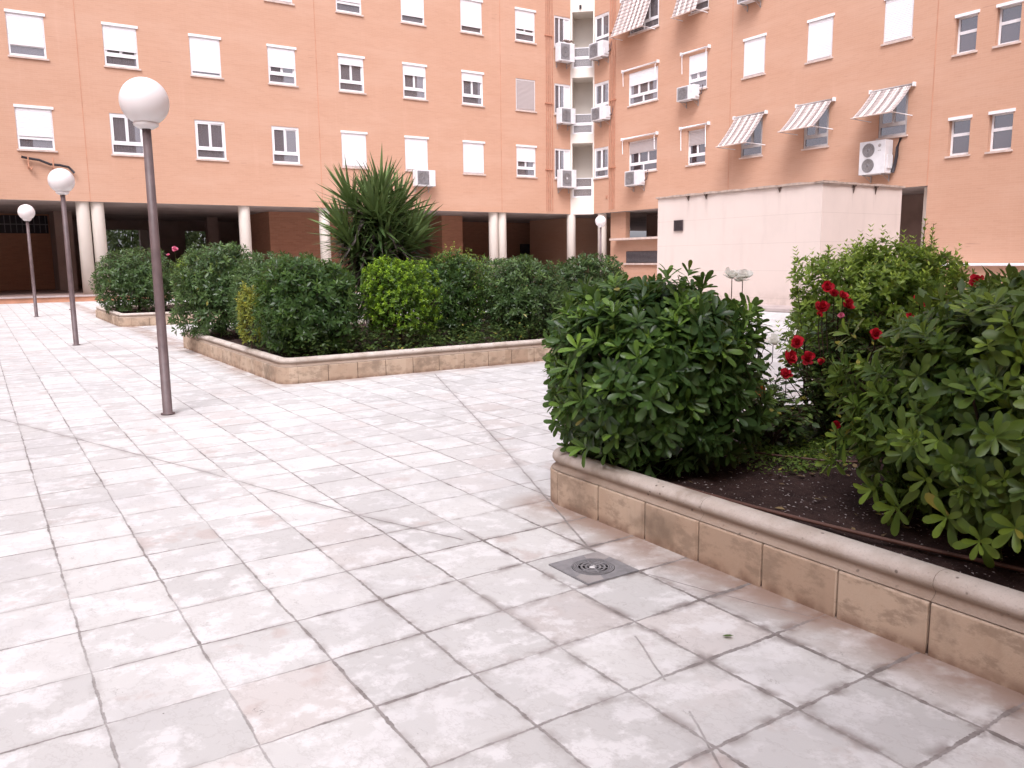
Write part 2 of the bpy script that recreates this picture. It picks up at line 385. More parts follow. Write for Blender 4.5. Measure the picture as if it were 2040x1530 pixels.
MAT['pittofar'] = mat_leaf('grey_green_leaf', (0.032, 0.066, 0.022), (0.085, 0.145, 0.045), (0.22, 0.34, 0.08))
MAT['privet'] = mat_leaf('privet_leaf', (0.075, 0.135, 0.02), (0.20, 0.31, 0.045), (0.42, 0.58, 0.09), 0.42, 0.3)
MAT['bright'] = mat_leaf('bright_leaf', (0.035, 0.08, 0.012), (0.10, 0.19, 0.018), (0.38, 0.60, 0.03), 0.42, 0.3)
MAT['yellow'] = mat_leaf('yellow_leaf', (0.12, 0.17, 0.03), (0.25, 0.27, 0.04), (0.50, 0.45, 0.06), 0.45, 0.3)
MAT['rose_leaf'] = mat_leaf('rose_leaf', (0.022, 0.05, 0.016), (0.065, 0.11, 0.028), (0.15, 0.22, 0.05), 0.45, 0.25)
MAT['cover'] = mat_leaf('ground_leaf', (0.04, 0.08, 0.015), (0.11, 0.18, 0.03), (0.22, 0.33, 0.05), 0.5, 0.3)
MAT['yucca'] = mat_leaf('yucca_leaf', (0.032, 0.065, 0.02), (0.10, 0.16, 0.05), (0.22, 0.32, 0.09), 0.4, 0.12)
MAT['yucca_dry'] = mat_leaf('yucca_dry_leaf', (0.03, 0.025, 0.022), (0.065, 0.055, 0.048), (0.15, 0.135, 0.11), 0.6, 0.05)
MAT['tree'] = mat_leaf('tree_leaf', (0.05, 0.09, 0.03), (0.14, 0.20, 0.07), (0.25, 0.33, 0.12), 0.5, 0.3)
MAT['red'] = mat_leaf('red_petal', (0.22, 0.004, 0.012), (0.50, 0.012, 0.03), (0.85, 0.03, 0.06), 0.6, 0.3)
MAT['whitepetal'] = mat_leaf('white_petal', (0.82, 0.81, 0.76), (0.88, 0.87, 0.83), (0.9, 0.9, 0.84), 0.6, 0.4)
MAT['pinkpetal'] = mat_leaf('pink_petal', (0.6, 0.10, 0.22), (0.75, 0.2, 0.33), (0.8, 0.35, 0.45), 0.6, 0.3)
MAT['orangepetal'] = mat_leaf('orange_petal', (0.55, 0.18, 0.05), (0.65, 0.26, 0.07), (0.8, 0.4, 0.1), 0.6, 0.3)

# ------------------------------------------------------------------ geometry helpers
class MB:
    def __init__(s): s.v, s.f = [], []
    def face(s, pts):
        n = len(s.v); s.v += [tuple(p) for p in pts]; s.f.append(tuple(range(n, n+len(pts))))
    def box(s, x0, x1, y0, y1, z0, z1):
        n = len(s.v)
        s.v += [(x0,y0,z0),(x1,y0,z0),(x1,y1,z0),(x0,y1,z0),(x0,y0,z1),(x1,y0,z1),(x1,y1,z1),(x0,y1,z1)]
        s.f += [tuple(n+i for i in q) for q in ((0,3,2,1),(4,5,6,7),(0,1,5,4),(1,2,6,5),(2,3,7,6),(3,0,4,7))]
        return s
    def lathe(s, prof, cx=0, cy=0, seg=24, axis='z', cz=0):
        n = len(s.v); k = len(prof)
        for i in range(seg):
            a = 2*math.pi*i/seg
            for (r, h) in prof:
                p = (r*math.cos(a), r*math.sin(a), h)
                if axis == 'y': p = (p[0], -p[2], p[1])
                if axis == 'x': p = (p[2], p[0], p[1])
                s.v.append((cx+p[0], cy+p[1], cz+p[2]))
        for i in range(seg):
            j = (i+1) % seg
            for q in range(k-1):
                s.f.append((n+i*k+q, n+j*k+q, n+j*k+q+1, n+i*k+q+1))
        return s
    def cyl(s, x, y, z0, z1, r, seg=16, r1=None):
        r1 = r if r1 is None else r1
        return s.lathe([(0, z0), (r, z0), (r1, z1), (0, z1)], x, y, seg)
    def tube(s, pts, r, seg=7, r1=None):
        pts = [Vector(p) for p in pts]; n0 = len(s.v); m = len(pts)
        up = Vector((0.13, 0.21, 0.97))
        for i, p in enumerate(pts):
            d = (pts[min(i+1, m-1)] - pts[max(i-1, 0)]).normalized()
            a = d.cross(up)
            if a.length < 1e-3: a = d.cross(Vector((1, 0, 0)))
            a.normalize(); b = d.cross(a)
            rad = r if r1 is None else r + (r1-r)*i/max(1, m-1)
            for k in range(seg):
                t = 2*math.pi*k/seg; s.v.append(tuple(p + a*(rad*math.cos(t)) + b*(rad*math.sin(t))))
        for i in range(m-1):
            for k in range(seg):
                k2 = (k+1) % seg
                s.f.append((n0+i*seg+k, n0+i*seg+k2, n0+(i+1)*seg+k2, n0+(i+1)*seg+k))
        s.f.append(tuple(n0+k for k in range(seg))); s.f.append(tuple(n0+(m-1)*seg+k for k in reversed(range(seg))))
        return s
    def build(s, name, mat, parent=None, smooth=False, bevel=0.0):
        me = bpy.data.meshes.new(name); me.from_pydata(s.v, [], s.f); me.update()
        if smooth: me.polygons.foreach_set('use_smooth', [True]*len(me.polygons))
        return link(name, me, mat, parent, bevel)

def link(name, me, mat, parent=None, bevel=0.0):
    o = bpy.data.objects.new(name, me); col.objects.link(o)
    if mat is not None: me.materials.append(mat)
    if parent is not None:
        o.parent = parent
    if bevel:
        b = o.modifiers.new('bevel', 'BEVEL'); b.width = bevel; b.segments = 2; b.limit_method = 'ANGLE'
    return o

def setp(o, label=None, cat=None, group=None, kind=None):
    if label: o['label'] = label
    if cat: o['category'] = cat
    if group: o['group'] = group
    if kind: o['kind'] = kind
    return o

def thing(name, label, cat, loc=(0, 0, 0), rz=0.0, group=None):
    o = bpy.data.objects.new(name, None); col.objects.link(o); o.empty_display_size = 0.2
    o.location = loc; o.rotation_euler = (0, 0, rz)
    return setp(o, label, cat, group)

def copy_tree(o, parent=None):
    c = o.copy(); col.objects.link(c)
    if parent is not None: c.parent = parent
    for ch in list(o.children): copy_tree(ch, c)
    return c

# wall with rectangular openings; local frame: x along, -y outwards, z up
def wall_panel(mb, x0, x1, z0, z1, openings, depth=0.14, y=0.0):
    xs = sorted({x0, x1, *[o[0] for o in openings], *[o[1] for o in openings]})
    zs = sorted({z0, z1, *[o[2] for o in openings], *[o[3] for o in openings]})
    xs = [q for q in xs if x0 <= q <= x1]; zs = [q for q in zs if z0 <= q <= z1]
    for i in range(len(xs)-1):
        j = 0
        while j < len(zs)-1:
            cx = (xs[i]+xs[i+1])/2
            def inside(k):
                cz = (zs[k]+zs[k+1])/2
                return any(o[0] < cx < o[1] and o[2] < cz < o[3] for o in openings)
            if inside(j): j += 1; continue
            k = j
            while k+1 < len(zs)-1 and not inside(k+1): k += 1
            mb.face([(xs[i], y, zs[j]), (xs[i+1], y, zs[j]), (xs[i+1], y, zs[k+1]), (xs[i], y, zs[k+1])])
            j = k+1
    for (a, b, c, d) in openings:
        e = y + depth
        mb.face([(a, y, c), (a, y, d), (a, e, d), (a, e, c)]); mb.face([(b, y, d), (b, y, c), (b, e, c), (b, e, d)])
        mb.face([(a, y, d), (b, y, d), (b, e, d), (a, e, d)]); mb.face([(b, y, c), (a, y, c), (a, e, c), (b, e, c)])

# ------------------------------------------------------------------ the ground
g = MB(); g.face([(-150, -150, 0), (200, -150, 0), (200, 250, 0), (-150, 250, 0)])
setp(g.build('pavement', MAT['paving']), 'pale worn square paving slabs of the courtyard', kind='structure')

# ------------------------------------------------------------------ the building
YL, XR, SOF, TOP = 30.0, 23.6, 3.18, 15.2
bld = thing('apartment_building', 'salmon brick apartment block around the courtyard raised on cream round columns', 'building', (12, 30, 0))
def bpart(o):            # world-space mesh under the building
    o.parent = bld; o.matrix_parent_inverse = Matrix.Translation((-12, -30, 0)); return o
def left_frame(o, x, z):   # facade item on the left wing
    o.location = (x, YL, z); return o
def right_frame(o, y, z):
    o.location = (XR, y, z); o.rotation_euler = (0, 0, -math.pi/2); return o

ROWS = [4.72, 7.47, 10.27]
WH = 1.29
lx = [1.53 + 2.628*k for k in range(8)]
left_open = [(x, x+1.0, z, z+WH) for x in lx for z in ROWS] + [(-3.7, -2.7, z, z+WH) for z in ROWS] + [(-1.1, -0.1, z, z+WH) for z in ROWS]
corner_l = [(21.95, 22.82, z, z+WH) for z in ROWS]
mb = MB(); wall_panel(mb, -14, 22.82, SOF, TOP, left_open + corner_l); 
w = mb.build('wall', MAT['brick']); w.location = (0, YL, 0); bpart(w)
# right wing, local x = 29.3 - Y
def ry(y): return 29.3 - y
rwin = [(27.02, 25.27), (23.58, 22.63), (20.9, 19.95), (18.22, 17.27), (15.5, 14.58)]
r_open = [(ry(a), ry(b), z, z+WH) for a, b in rwin for z in ROWS]
r_open += [(ry(29.3), ry(28.32), z, z+WH) for z in ROWS]
swin = [(13.30, 12.70), (12.19, 11.57)]
SR = [3.95, 6.71, 9.47]
s_open = [(ry(a), ry(b), z, z+1.03) for a, b in swin for z in SR]
mb = MB()
wall_panel(mb, 0, ry(13.82), SOF, TOP, r_open)
wall_panel(mb, ry(13.82), ry(-12), 0, TOP, s_open, 0.22)
mb.face([(ry(13.82), 0, 0), (ry(13.82), 0, SOF), (ry(13.82), 4, SOF), (ry(13.82), 4, 0)])
w = mb.build('wall', MAT['brick']); w.location = (XR, 29.3, 0); w.rotation_euler = (0, 0, -math.pi/2); bpart(w)
# cream chamfered corner with loggias
P0, P1 = Vector((22.82, 30.0)), Vector((23.6, 29.3))
ch_len = (P1-P0).length; ch_ang = math.atan2(P1.y-P0.y, P1.x-P0.x)
LG = [(3.90, 6.27), (6.66, 9.06), (9.46, 11.80), (12.28, 14.6)]
mb = MB(); wall_panel(mb, 0, ch_len, SOF-0.02, TOP, [(0.08, ch_len-0.06, a, b) for a, b in LG], 0.12)
w = mb.build('corner_wall', MAT['cream']); w.location = (P0.x, P0.y, 0); w.rotation_euler = (0, 0, ch_ang); bpart(w)
mb = MB()
for a, b in LG:      # recess rooms of the loggias
    mb.face([(0.07, 1.1, a-.1), (ch_len-.05, 1.1, a-.1), (ch_len-.05, 1.1, b+.1), (0.07, 1.1, b+.1)])
    mb.face([(0.07, .12, a-.1), (0.07, 1.1, a-.1), (0.07, 1.1, b+.1), (0.07, .12, b+.1)])
    mb.face([(ch_len-.05, 1.1, a-.1), (ch_len-.05, .12, a-.1), (ch_len-.05, .12, b+.1), (ch_len-.05, 1.1, b+.1)])
    mb.face([(0.07, .12, b), (ch_len-.05, .12, b), (ch_len-.05, 1.1, b), (0.07, 1.1, b)])
    mb.face([(0.07, .12, a), (0.07, 1.1, a), (ch_len-.05, 1.1, a), (ch_len-.05, .12, a)])
w = mb.build('loggia_recess', MAT['cream']); w.location = (P0.x, P0.y, 0); w.rotation_euler = (0, 0, ch_ang); bpart(w)
for a, b in LG:
    mb = MB(); x0, x1 = 0.08, ch_len-0.06
    mb.box(x0, x0+.07, .03, .08, a, a+.86); mb.box(x1-.05, x1, .03, .08, a, a+.86)
    mb.box(x0+.07, x1-.05, .03, .08, a, a+.07); mb.box(x0+.07, x1-.05, .02, .09, a+.37, a+.49); mb.box(x0+.07, x1-.05, .03, .07, a+.83, a+.86)
    rl = mb.build('loggia_railing', MAT['white']); rl.location = (P0.x, P0.y, 0); rl.rotation_euler = (0, 0, ch_ang); bpart(rl)
    mb = MB(); mb.box(x0+.07, x1-.05, .05, .06, a+.07, a+.37); mb.box(x0+.07, x1-.05, .05, .06, a+.49, a+.83)
    mb.build('pane', MAT['glass'], rl)
mb = MB(); mb.lathe([(0, 0), (.05, 0), (.05, .14), (0, .14)], 0.42, 0, 10, 'z', 11.92)
v = mb.build('vent', MAT['dark']); v.location = (P0.x, P0.y-.02, 0); v.rotation_euler = (0, 0, ch_ang); bpart(v)

# soffit, roof and back shell
mb = MB()
mb.face([(-14, YL+.002, SOF), (-14, 46, SOF), (46, 46, SOF), (46, 29.3, SOF), (XR+.002, 29.3, SOF), (22.82, YL+.002, SOF)])
mb.face([(XR+.002, 29.3, SOF), (46, 29.3, SOF), (46, 13.8, SOF), (XR+.002, 13.8, SOF)])
bpart(mb.build('soffit', MAT['soffit']))
mb = MB()
mb.face([(-14, YL, TOP), (22.82, YL, TOP), (XR, 29.3, TOP), (46, 29.3, TOP), (46, 46, TOP), (-14, 46, TOP)])
mb.face([(XR, 29.3, TOP), (XR, -12, TOP), (40, -12, TOP), (40, 29.3, TOP)])
bpart(mb.build('roof', MAT['soffit']))
# unseen wings added left of and behind the view, sized for their shade
mb = MB(); mb.box(-20, -8, -20, 29.99, 0, TOP-4)
bpart(mb.build('side_shade_wing', MAT['brick']))
mb = MB(); mb.box(-.7, 23.59, -12, -1.7, 0, TOP); bpart(mb.build('rear_shade_wing', MAT['brick']))
mb = MB(); mb.box(-7.99, -.71, -20, -12.01, 0, TOP-4); bpart(mb.build('rear_shade_wing', MAT['brick']))
# portico walls (floor level 0.2)
for bx in ((-14, 3.4, 38.0, 46), (10.07, 13.6, 33.0, 36.2), (17.85, 18.92, 33.0, 34.2), (20.6, 30, 38.0, 46), (24.7, 28.0, 32.5, 36.0)):
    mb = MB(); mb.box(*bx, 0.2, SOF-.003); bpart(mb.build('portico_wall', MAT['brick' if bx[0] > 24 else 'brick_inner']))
mb = MB()      # dark back wall with openings to the street
bo = [(5.0, 7.1, 0.95, 2.75), (8.72, 9.95, 0.95, 2.72), (20.3, 20.55, 0.9, 2.5), (16.0, 20.0, 0.9, 2.48)]
wall_panel(mb, 3.4, 20.6, 0.2, SOF-.003, bo, 0.25)
w = mb.build('portico_back_wall', MAT['pier']); w.location = (0, 42.0, 0); bpart(w)
mb = MB(); mb.box(26.5, 27, 13.9, 29.0, .2, SOF-.003)
bpart(mb.build('portico_back_wall', MAT['pier']))
for bx in ((2.75, 3.35, 35.6, 37.9), (8.85, 9.3, 38.0, 38.45)):
    mb = MB(); mb.box(*bx, 0.2, SOF-.004); bpart(mb.build('pier', MAT['pier']))
mb = MB()     # low wall with ledge under the right wing
mb.box(24.0, 24.25, 27.6, 28.6, 0.2, SOF-.003); bpart(mb.build('portico_wall', MAT['brick']))
mb = MB(); mb.box(24.0, 24.2, 17.0, 27.598, 0.0, 1.96); bpart(mb.build('low_wall', MAT['brick']))
mb = MB(); mb.box(23.55, 24.3, 17.0, 28.15, 1.963, 2.05); bpart(mb.build('ledge', MAT['sill']))
mb = MB(); mb.box(23.96, 23.998, 24.9, 27.5, 0.98, 1.48); f = bpart(mb.build('vent_grille', MAT['louvre']))
mb = MB()
for k in range(9): mb.box(23.93, 23.958, 24.98, 27.42, 1.02+k*.05, 1.035+k*.05)
mb.build('slat', MAT['grille'], f)
mb = MB(); mb.box(23.9, 24.0, 24.8, 27.6, 0.90, 0.975); bpart(mb.build('ledge', MAT['sill']))
mb = MB(); mb.box(25.4, 26.5, 37.93, 37.995, 0.2, 2.03); d = bpart(mb.build('door', MAT['door']))
mb = MB(); mb.box(26.35, 26.4, 37.9, 37.93, 1.1, 1.2); mb.build('handle', MAT['alu'], d)
mb = MB()
for k in range(9): mb.box(1.0+k*.2, 1.03+k*.2, 37.93, 37.97, 2.45, 3.1)
mb.box(.95, 2.7, 37.94, 37.96, 2.75, 2.79)
bpart(mb.build('window_bars', MAT['grille']))
mb = MB(); mb.box(.95, 2.7, 37.975, 37.996, 2.42, 3.12); bpart(mb.build('grated_opening', MAT['dark']))
mb = MB()
mb.box(5.0, 20, 42.02, 42.06, .2, 1.02)
bpart(mb.build('parapet', MAT['door']))
mb = MB(); mb.box(5.0, 5.95, 41.85, 41.9, 1.55, 1.64)
for k in range(6): mb.box(5.0+k*.17, 5.07+k*.17, 41.86, 41.89, .2, 1.55)
for k in range(5): mb.box(5.0, 5.95, 41.865, 41.885, .55+k*.2, .58+k*.2)
bpart(mb.build('railing', MAT['white']))
mb = MB(); mb.box(6.95, 7.35, 43.4, 43.8, .2, 2.9); bpart(mb.build('pier', MAT['cream']))

def column(x, y):
    m = MB(); m.lathe([(0, 0.2), (.2, .2), (.2, SOF-.1), (.2, SOF-.004)], x, y, 28)
    o = m.build('column', MAT['cream'], None, True); bpart(o)
    return o
for x in (3.18, 3.61, 8.35, 11.34, 18.88, 19.31): column(x, YL+.28)
column(22.95, YL+.12); column(23.85, 29.0)
for y in (20.5, 14.1): column(24.3, y)

# porch floor and step
mb = MB(); mb.face([(-14, 29.6, .2), (22.0, 29.6, .2), (23.2, 28.6, .2), (23.2, 13.9, .2), (60, 13.9, .2), (60, 60, .2), (-14, 60, .2)])
setp(mb.build('porch_floor', MAT['porch']), 'dull reddish floor under the building', kind='structure')
mb = MB(); mb.box(-14, 22.0, 29.58, 29.62, 0, .155)
mb2 = MB(); mb2.box(-14, 22.0, 29.54, 29.8, .157, .206)
setp(mb.build('step_riser', MAT['step']), 'low terracotta step along the columns', kind='structure')
setp(mb2.build('step_edge', MAT['nosing']), 'grey stone edge of the low step', kind='structure')

# copper pipes
def pipes(xs, frame, z0=3.3):
    for i, x in enumerate(xs):
        m = MB(); m.cyl(0, -.05, z0, TOP, .014, 8); o = m.build('gas_pipe', MAT['copper'])
        frame(o, x); bpart(o)
        for z in (5.05, 7.85, 10.65):
            cl = MB(); cl.box(-.05, .05, -.075, .0, z, z+.035); cl.build('clamp', MAT['copper'], o)
pipes([21.48, 21.58, 21.68, 21.80], lambda o, x: left_frame(o, x, 0))
pipes([28.18, 28.06, 27.96, 27.86], lambda o, y: right_frame(o, y, 0))
for x in (3.40, 11.2, 19.16):   # expansion joint covers
    m = MB(); m.box(-.012, .012, -.006, .002, SOF, TOP); o = m.build('joint_strip', MAT['step']); left_frame(o, x, 0); bpart(o)
for y in (21.45, 13.84):
    m = MB(); m.box(-.012, .012, -.006, .002, SOF, TOP); o = m.build('joint_strip', MAT['step']); right_frame(o, y, 0); bpart(o)
m = MB(); m.box(-.05, .05, -.03, .002, 3.78, 3.92); o = m.build('vent', MAT['step']); right_frame(o, 28.4, 0); bpart(o)

# ------------------------------------------------------------------ windows
def window(w, h, sh, frame, style='std', curtain=0.0, smat='shutter', lintel=True):
    """sh: fraction of the opening covered by the roller shutter; local origin = bottom left on the wall face"""
    fy0, fy1 = .025, .09
    if style == 'stair': fy0, fy1 = .15, .2
    if style == 'deep': fy0, fy1 = .08, .13
    m = MB(); t = .055
    m.box(0, t, fy0, fy1, 0, h); m.box(w-t, w, fy0, fy1, 0, h)
    m.box(t, w-t, fy0, fy1, 0, t+.015); m.box(t, w-t, fy0, fy1, h-.08, h)
    g = MB()
    gy0, gy1 = fy1-.03, fy1-.022
    if style == 'stair':
        m.box(t, w-t, fy0, fy1, h*.52, h*.60)
        g.box(t, w-t, gy0, gy1, t, h*.52); g.box(t, w-t, gy0, gy1, h*.60, h-.08)
    elif style in ('std', 'deep', 'wide', 'alu'):
        tz = h*.235
        m.box(t, w-t, fy0, fy1, tz, tz+.075)
        n = 3 if w > 1.4 else 2
        g.box(t, w-t, gy0, gy1, t+.015, tz)
        for k in range(n):
            a = t + (w-2*t)*k/n; b = t + (w-2*t)*(k+1)/n; s = .045
            yy = fy0+.008 + (k % 2)*.02
            m.box(a, a+s, yy, yy+.03, tz+.075, h-.08); m.box(b-s, b, yy, yy+.03, tz+.075, h-.08)
            m.box(a+s, b-s, yy, yy+.03, tz+.075, tz+.075+s); m.box(a+s, b-s, yy, yy+.03, h-.08-s, h-.08)
            g.box(a+s, b-s, gy0+.002*k, gy1+.002*k, tz+.075+s, h-.08-s)
        if n == 3: m.box(w/2-.03, w/2+.03, fy0, fy1, t+.015, tz)
    elif style == 'corner':
        wf = w*.66
        m.box(wf-t, wf, fy0, fy1, 0, h-.1)
        m.box(wf*.45, wf*.45+.05, fy0+.01, fy1, t+.015, h-.08)
        g.box(t, wf*.45, gy0, gy1, t+.015, h-.08); g.box(wf*.45+.05, wf-t, gy0, gy1, t+.015, h-.08)
        m.box(wf, w-t, fy1-.03, fy1-.02, 0, h)
    if lintel and style not in ('corner',):
        m.box(-.02, w+.05, -.035, fy0-.002, h-.05, h+.03)
    win = m.build('window', MAT['white'] if style != 'alu' else MAT['alu'])
    frame(win); bpart(win)
    g.build('pane', MAT['glass_dark' if style in ('stair', 'deep', 'alu') else 'glass'], win)
    s = MB(); s.box(-.04, w+.06, -.05, fy0-.003, -.055, -.003)
    s.build('sill', MAT['sill'], win)
    if sh > 0:
        q = MB(); z1 = h-.055; z0 = z1 - (h-.075-.06)*sh; n = max(2, int((z1-z0)/.05)); dz = (z1-z0)/n
        y = fy0 - .012
        for k in range(n):
            a = z0+k*dz
            q.face([(t*.7, y, a), (w-t*.7, y, a), (w-t*.7, y-.007, a+dz*.5), (t*.7, y-.007, a+dz*.5)])
            q.face([(t*.7, y-.007, a+dz*.5), (w-t*.7, y-.007, a+dz*.5), (w-t*.7, y, a+dz), (t*.7, y, a+dz)])
        q.box(t*.7, w-t*.7, y-.012, y+.008, z0-.03, z0)
        q.build('shutter', MAT[smat], win)
    if curtain > 0:
        q = MB(); n = 26; a, b = w*.08, w*(.08 + .84*curtain)
        for k in range(n):
            x0 = a+(b-a)*k/n; x1 = a+(b-a)*(k+1)/n; y0 = fy1+.07+.018*math.sin(k*2.1); y1 = fy1+.07+.018*math.sin((k+1)*2.1)
            q.face([(x0, y0, .03), (x1, y1, .03), (x1, y1, h-.05), (x0, y0, h-.05)])
        q.build('curtain', MAT['curtain'], win, True)
    return win

lsh = {(0,1): .76, (1,1): .62, (2,1): .93, (3,1): .55, (4,1): .22, (5,1): .30, (6,1): .25,
       (0,0): .70, (1,0): 0, (2,0): 0, (3,0): 0, (4,0): 1, (5,0): 1, (6,0): 1, (7,0): .5,
       (4,2): .7, (5,2): .82, (6,2): .84, (7,2): .62, (0,2): .5, (1,2): .9, (2,2): .4, (3,2): 1}
lcu = {(0,0): .4, (1,1): 1, (3,1): 1, (7,0): .7, (4,1): 1, (3,1): .6, (1,0): .8, (2,0): 1, (3,0): .0, (5,1): .7, (6,1): .9, (4,2): .9, (7,2): .4}
for i, x in enumerate(lx):
    for j, z in enumerate(ROWS):
        fr = lambda o, x=x, z=z: left_frame(o, x, z)
        if (i, j) == (7, 1): window(1.0, WH, 1.0, fr, 'std', 0, 'blind', False)
        elif (i, j) == (3, 0): window(1.0, WH, 0, fr, 'std', .45, lintel=False)
        else: window(1.0, WH, lsh.get((i, j), 0), fr, 'std', lcu.get((i, j), 0), lintel=(j > 0 or i in (0, 4, 5, 6, 7)))
for x in (-3.7, -1.1):
    for j, z in enumerate(ROWS): window(1.0, WH, (.8, .4, 1)[j], lambda o, x=x, z=z: left_frame(o, x, z))
for j, z in enumerate(ROWS):
    window(.87, WH, 0, lambda o, z=z: left_frame(o, 21.95, z), 'corner', .5)
    window(.98, WH, 0, lambda o, z=z: right_frame(o, 29.3, z), 'corner_r' if False else 'std', .6, lintel=False)
rsh = {(0,1): .38, (1,1): .52, (2,1): 1, (3,1): 1, (4,1): 1, (0,0): .36, (1,0): .42, (2,0): 0, (3,0): 0, (4,0): 0,
       (0,2): 0, (1,2): .3, (2,2): 1, (3,2): 1, (4,2): .5}
for i, (a, b) in enumerate(rwin):
    for j, z in enumerate(ROWS):
        st = 'std'
        if j == 0: st = 'deep' if i < 2 else 'alu'
        window(a-b, WH, rsh[(i, j)], lambda o, a=a, z=z: right_frame(o, a, z), st, .8 if (i, j) == (0, 1) else .3 if j == 0 and i < 2 else 0,
               'blind' if (j == 0) else 'shutter', lintel=(i >= 2 and j > 0))
for (a, b) in swin:
    for z in SR:
        window(a-b, 1.03, 0, lambda o, a=a, z=z: right_frame(o, a, z), 'stair')

# ------------------------------------------------------------------ awnings
def awning(y_hi, w, z, drop, out, label, closed=False, arm_len=.62):
    a = thing('awning', label, 'awning', group='window awnings on the right wing'); right_frame(a, y_hi, z)
    m = MB(); m.tube([(0, -.075, 0), (w, -.075, 0)], .035, 10)
    m.build('roller', MAT['white' if closed else 'bracket'], a, True)
    for xa in (-.05, w+.002):
        m = MB(); m.box(xa, xa+.048, -.12, -.002, -.06, .06); m.build('end_cap', MAT['white'], a)
    if closed:
        for x in (.07, w-.07):
            m = MB(); m.tube([(x, -.1, -.03), (x, -.13, -.14), (x+.015, -.12, -arm_len)], .013, 6); m.build('arm', MAT['white'], a, True)
    else:
        m = MB(); n = 10; nx = 8
        pts = []
        for k in range(n+1):
            t = k/n; pts.append((-.075 - out*t, -drop*t - .05*math.sin(math.pi*t)))
        for k in range(n):
            for q in range(nx):
                x0, x1 = .03+(w-.06)*q/nx, .03+(w-.06)*(q+1)/nx
                m.face([(x0, *pts[k]), (x0, *pts[k+1]), (x1, *pts[k+1]), (x1, *pts[k])])
        o = m.build('canvas', MAT['awning'], a, True)
        so = o.modifiers.new('thickness', 'SOLIDIFY'); so.thickness = .004
        m = MB(); m.tube([(0, *pts[-1]), (w, *pts[-1])], .022, 8); m.build('front_bar', MAT['sill'], a, True)
        for x in (.01, w-.01):
            m = MB(); m.tube([(x, -.01, -drop-.02), (x, pts[-1][0], pts[-1][1])], .014, 6); m.build('arm', MAT['white'], a, True)
    return a
awning(21.17, 1.38, 6.14, 1.08, .92, 'striped awning lowered over the smallest-looking lower window, furthest left of the three', arm_len=.6)
awning(18.47, 1.38, 6.13, .90, .92, 'striped awning let out over the lower window, middle one of three in a row')
awning(15.76, 1.35, 6.12, .86, .95, 'striped awning let out above the large white twin-fan air conditioner')
awning(27.45, 2.0, 11.7, 1.5, .62, 'wide striped awning hanging steeply at the top edge of the picture')
awning(23.95, 1.3, 11.7, 1.56, .55, 'narrow striped awning hanging steeply at the top, right of the wide one')
awning(27.32, 2.08, 8.90, 0, 0, 'rolled-up white awning over the wide upper window with net curtains', True)
awning(23.9, 1.38, 8.89, 0, 0, 'rolled-up white awning over the narrow upper window with an air conditioner below', True, .75)
awning(27.32, 2.08, 6.15, 0, 0, 'rolled-up white awning over the wide lower window with a grey blind', True)
awning(23.88, 1.42, 6.14, 0, 0, 'rolled-up white awning over the narrow lower window with a grey blind', True, .85)

# ------------------------------------------------------------------ air conditioners
def ac_unit(frame, w, h, d, label, fans=1, gap=.10, hose=True):
    """local origin = lower left corner on the wall"""
    a = thing('air_conditioner', label, 'air conditioner', group='outdoor air conditioner units on the facades'); frame(a)
    y1, y0 = -gap, -gap-d
    m = MB(); m.box(0, w, y0, y1, 0, h); m.build('casing', MAT['ac'], a, False, .012)
    fw_ = w*.60 if fans == 1 else w*.5
    for k in range(fans):
        cz = h*.5 if fans == 1 else h*(.27 + .46*k)
        cx = w*.36 if fans == 1 else w*.36; r = min(h*.40, w*.28) if fans == 1 else h*.205
        m = MB(); m.lathe([(0, 0.003), (r, .003), (r, .016), (r*.93, .016), (r*.93, .006), (0, .006)], cx, y0, 28, 'y', cz)
        f = m.build('fan_grille', MAT['grille'], a, True)
        m = MB()
        for q in range(5):
            rr_ = r*(.2+.17*q); m.lathe([(rr_-.006, .014), (rr_, .018), (rr_+.006, .014)], cx, y0, 24, 'y', cz)
        m.build('ring', MAT['bracket'], f, True)
        m = MB(); m.lathe([(0, .019), (r*.2, .019), (r*.2, .012)], cx, y0, 14, 'y', cz)
        m.build('hub', MAT['ac' if 'pale hub' in label else 'grille'], f, True)
    if fans == 1:
        m = MB(); x0 = w*.06; x1 = w*.66; m.box(x0, x1, y0-.0022, y0-.001, h*.08, h*.92)
        for k in range(15):
            z = h*.08 + k*(h*.84)/14.0; m.box(x0, x1, y0-.022, y0-.0195, z-.004, z+.004)
        m.build('guard', MAT['guard'], a)
    m = MB(); m.box(w*.72, w*.98, y0-.004, y0-.001, h*.55, h*.62); m.box(w+.001, w+.03, y0+d*.3, y1-.02, h*.15, h*.55)
    m.build('side_cover', MAT['ac'], a)
    if fans == 2:
        m = MB(); m.lathe([(.035*0, .002), (.05, .002), (.05, .004), (0, .004)], w*.78, y0, 18, 'y', h*.84)
        for x, ww in ((w*.72, .03), (w*.76, .02), (w*.80, .035)): m.box(x, x+ww, y0-.004, y0-.002, h*.68, h*.705)
        m.build('emblem', MAT['bracket'], a)
    for x in (w*.15, w*.85):
        m = MB(); m.box(x-.015, x+.015, y0+.02, 0, -.035, -.003); m.box(x-.014, x+.014, -.03, -.003, -.22, -.035)
        m.tube([(x, y0+.12, -.03), (x, -.02, -.2)], .009, 5); m.build('bracket', MAT['bracket'], a)
    if hose:
        m = MB(); m.tube([(w+.02, y1-.06, h*.3), (w+.09, y1, h*.35), (w+.10, y1+.03, h*.7), (w+.07, -.01, h*1.0)], .02, 7)
        m.build('hose', MAT['louvre'], a, True)
    return a
L_ = lambda x, z: (lambda o: left_frame(o, x, z)); R__ = lambda y, z: (lambda o: right_frame(o, y, z))
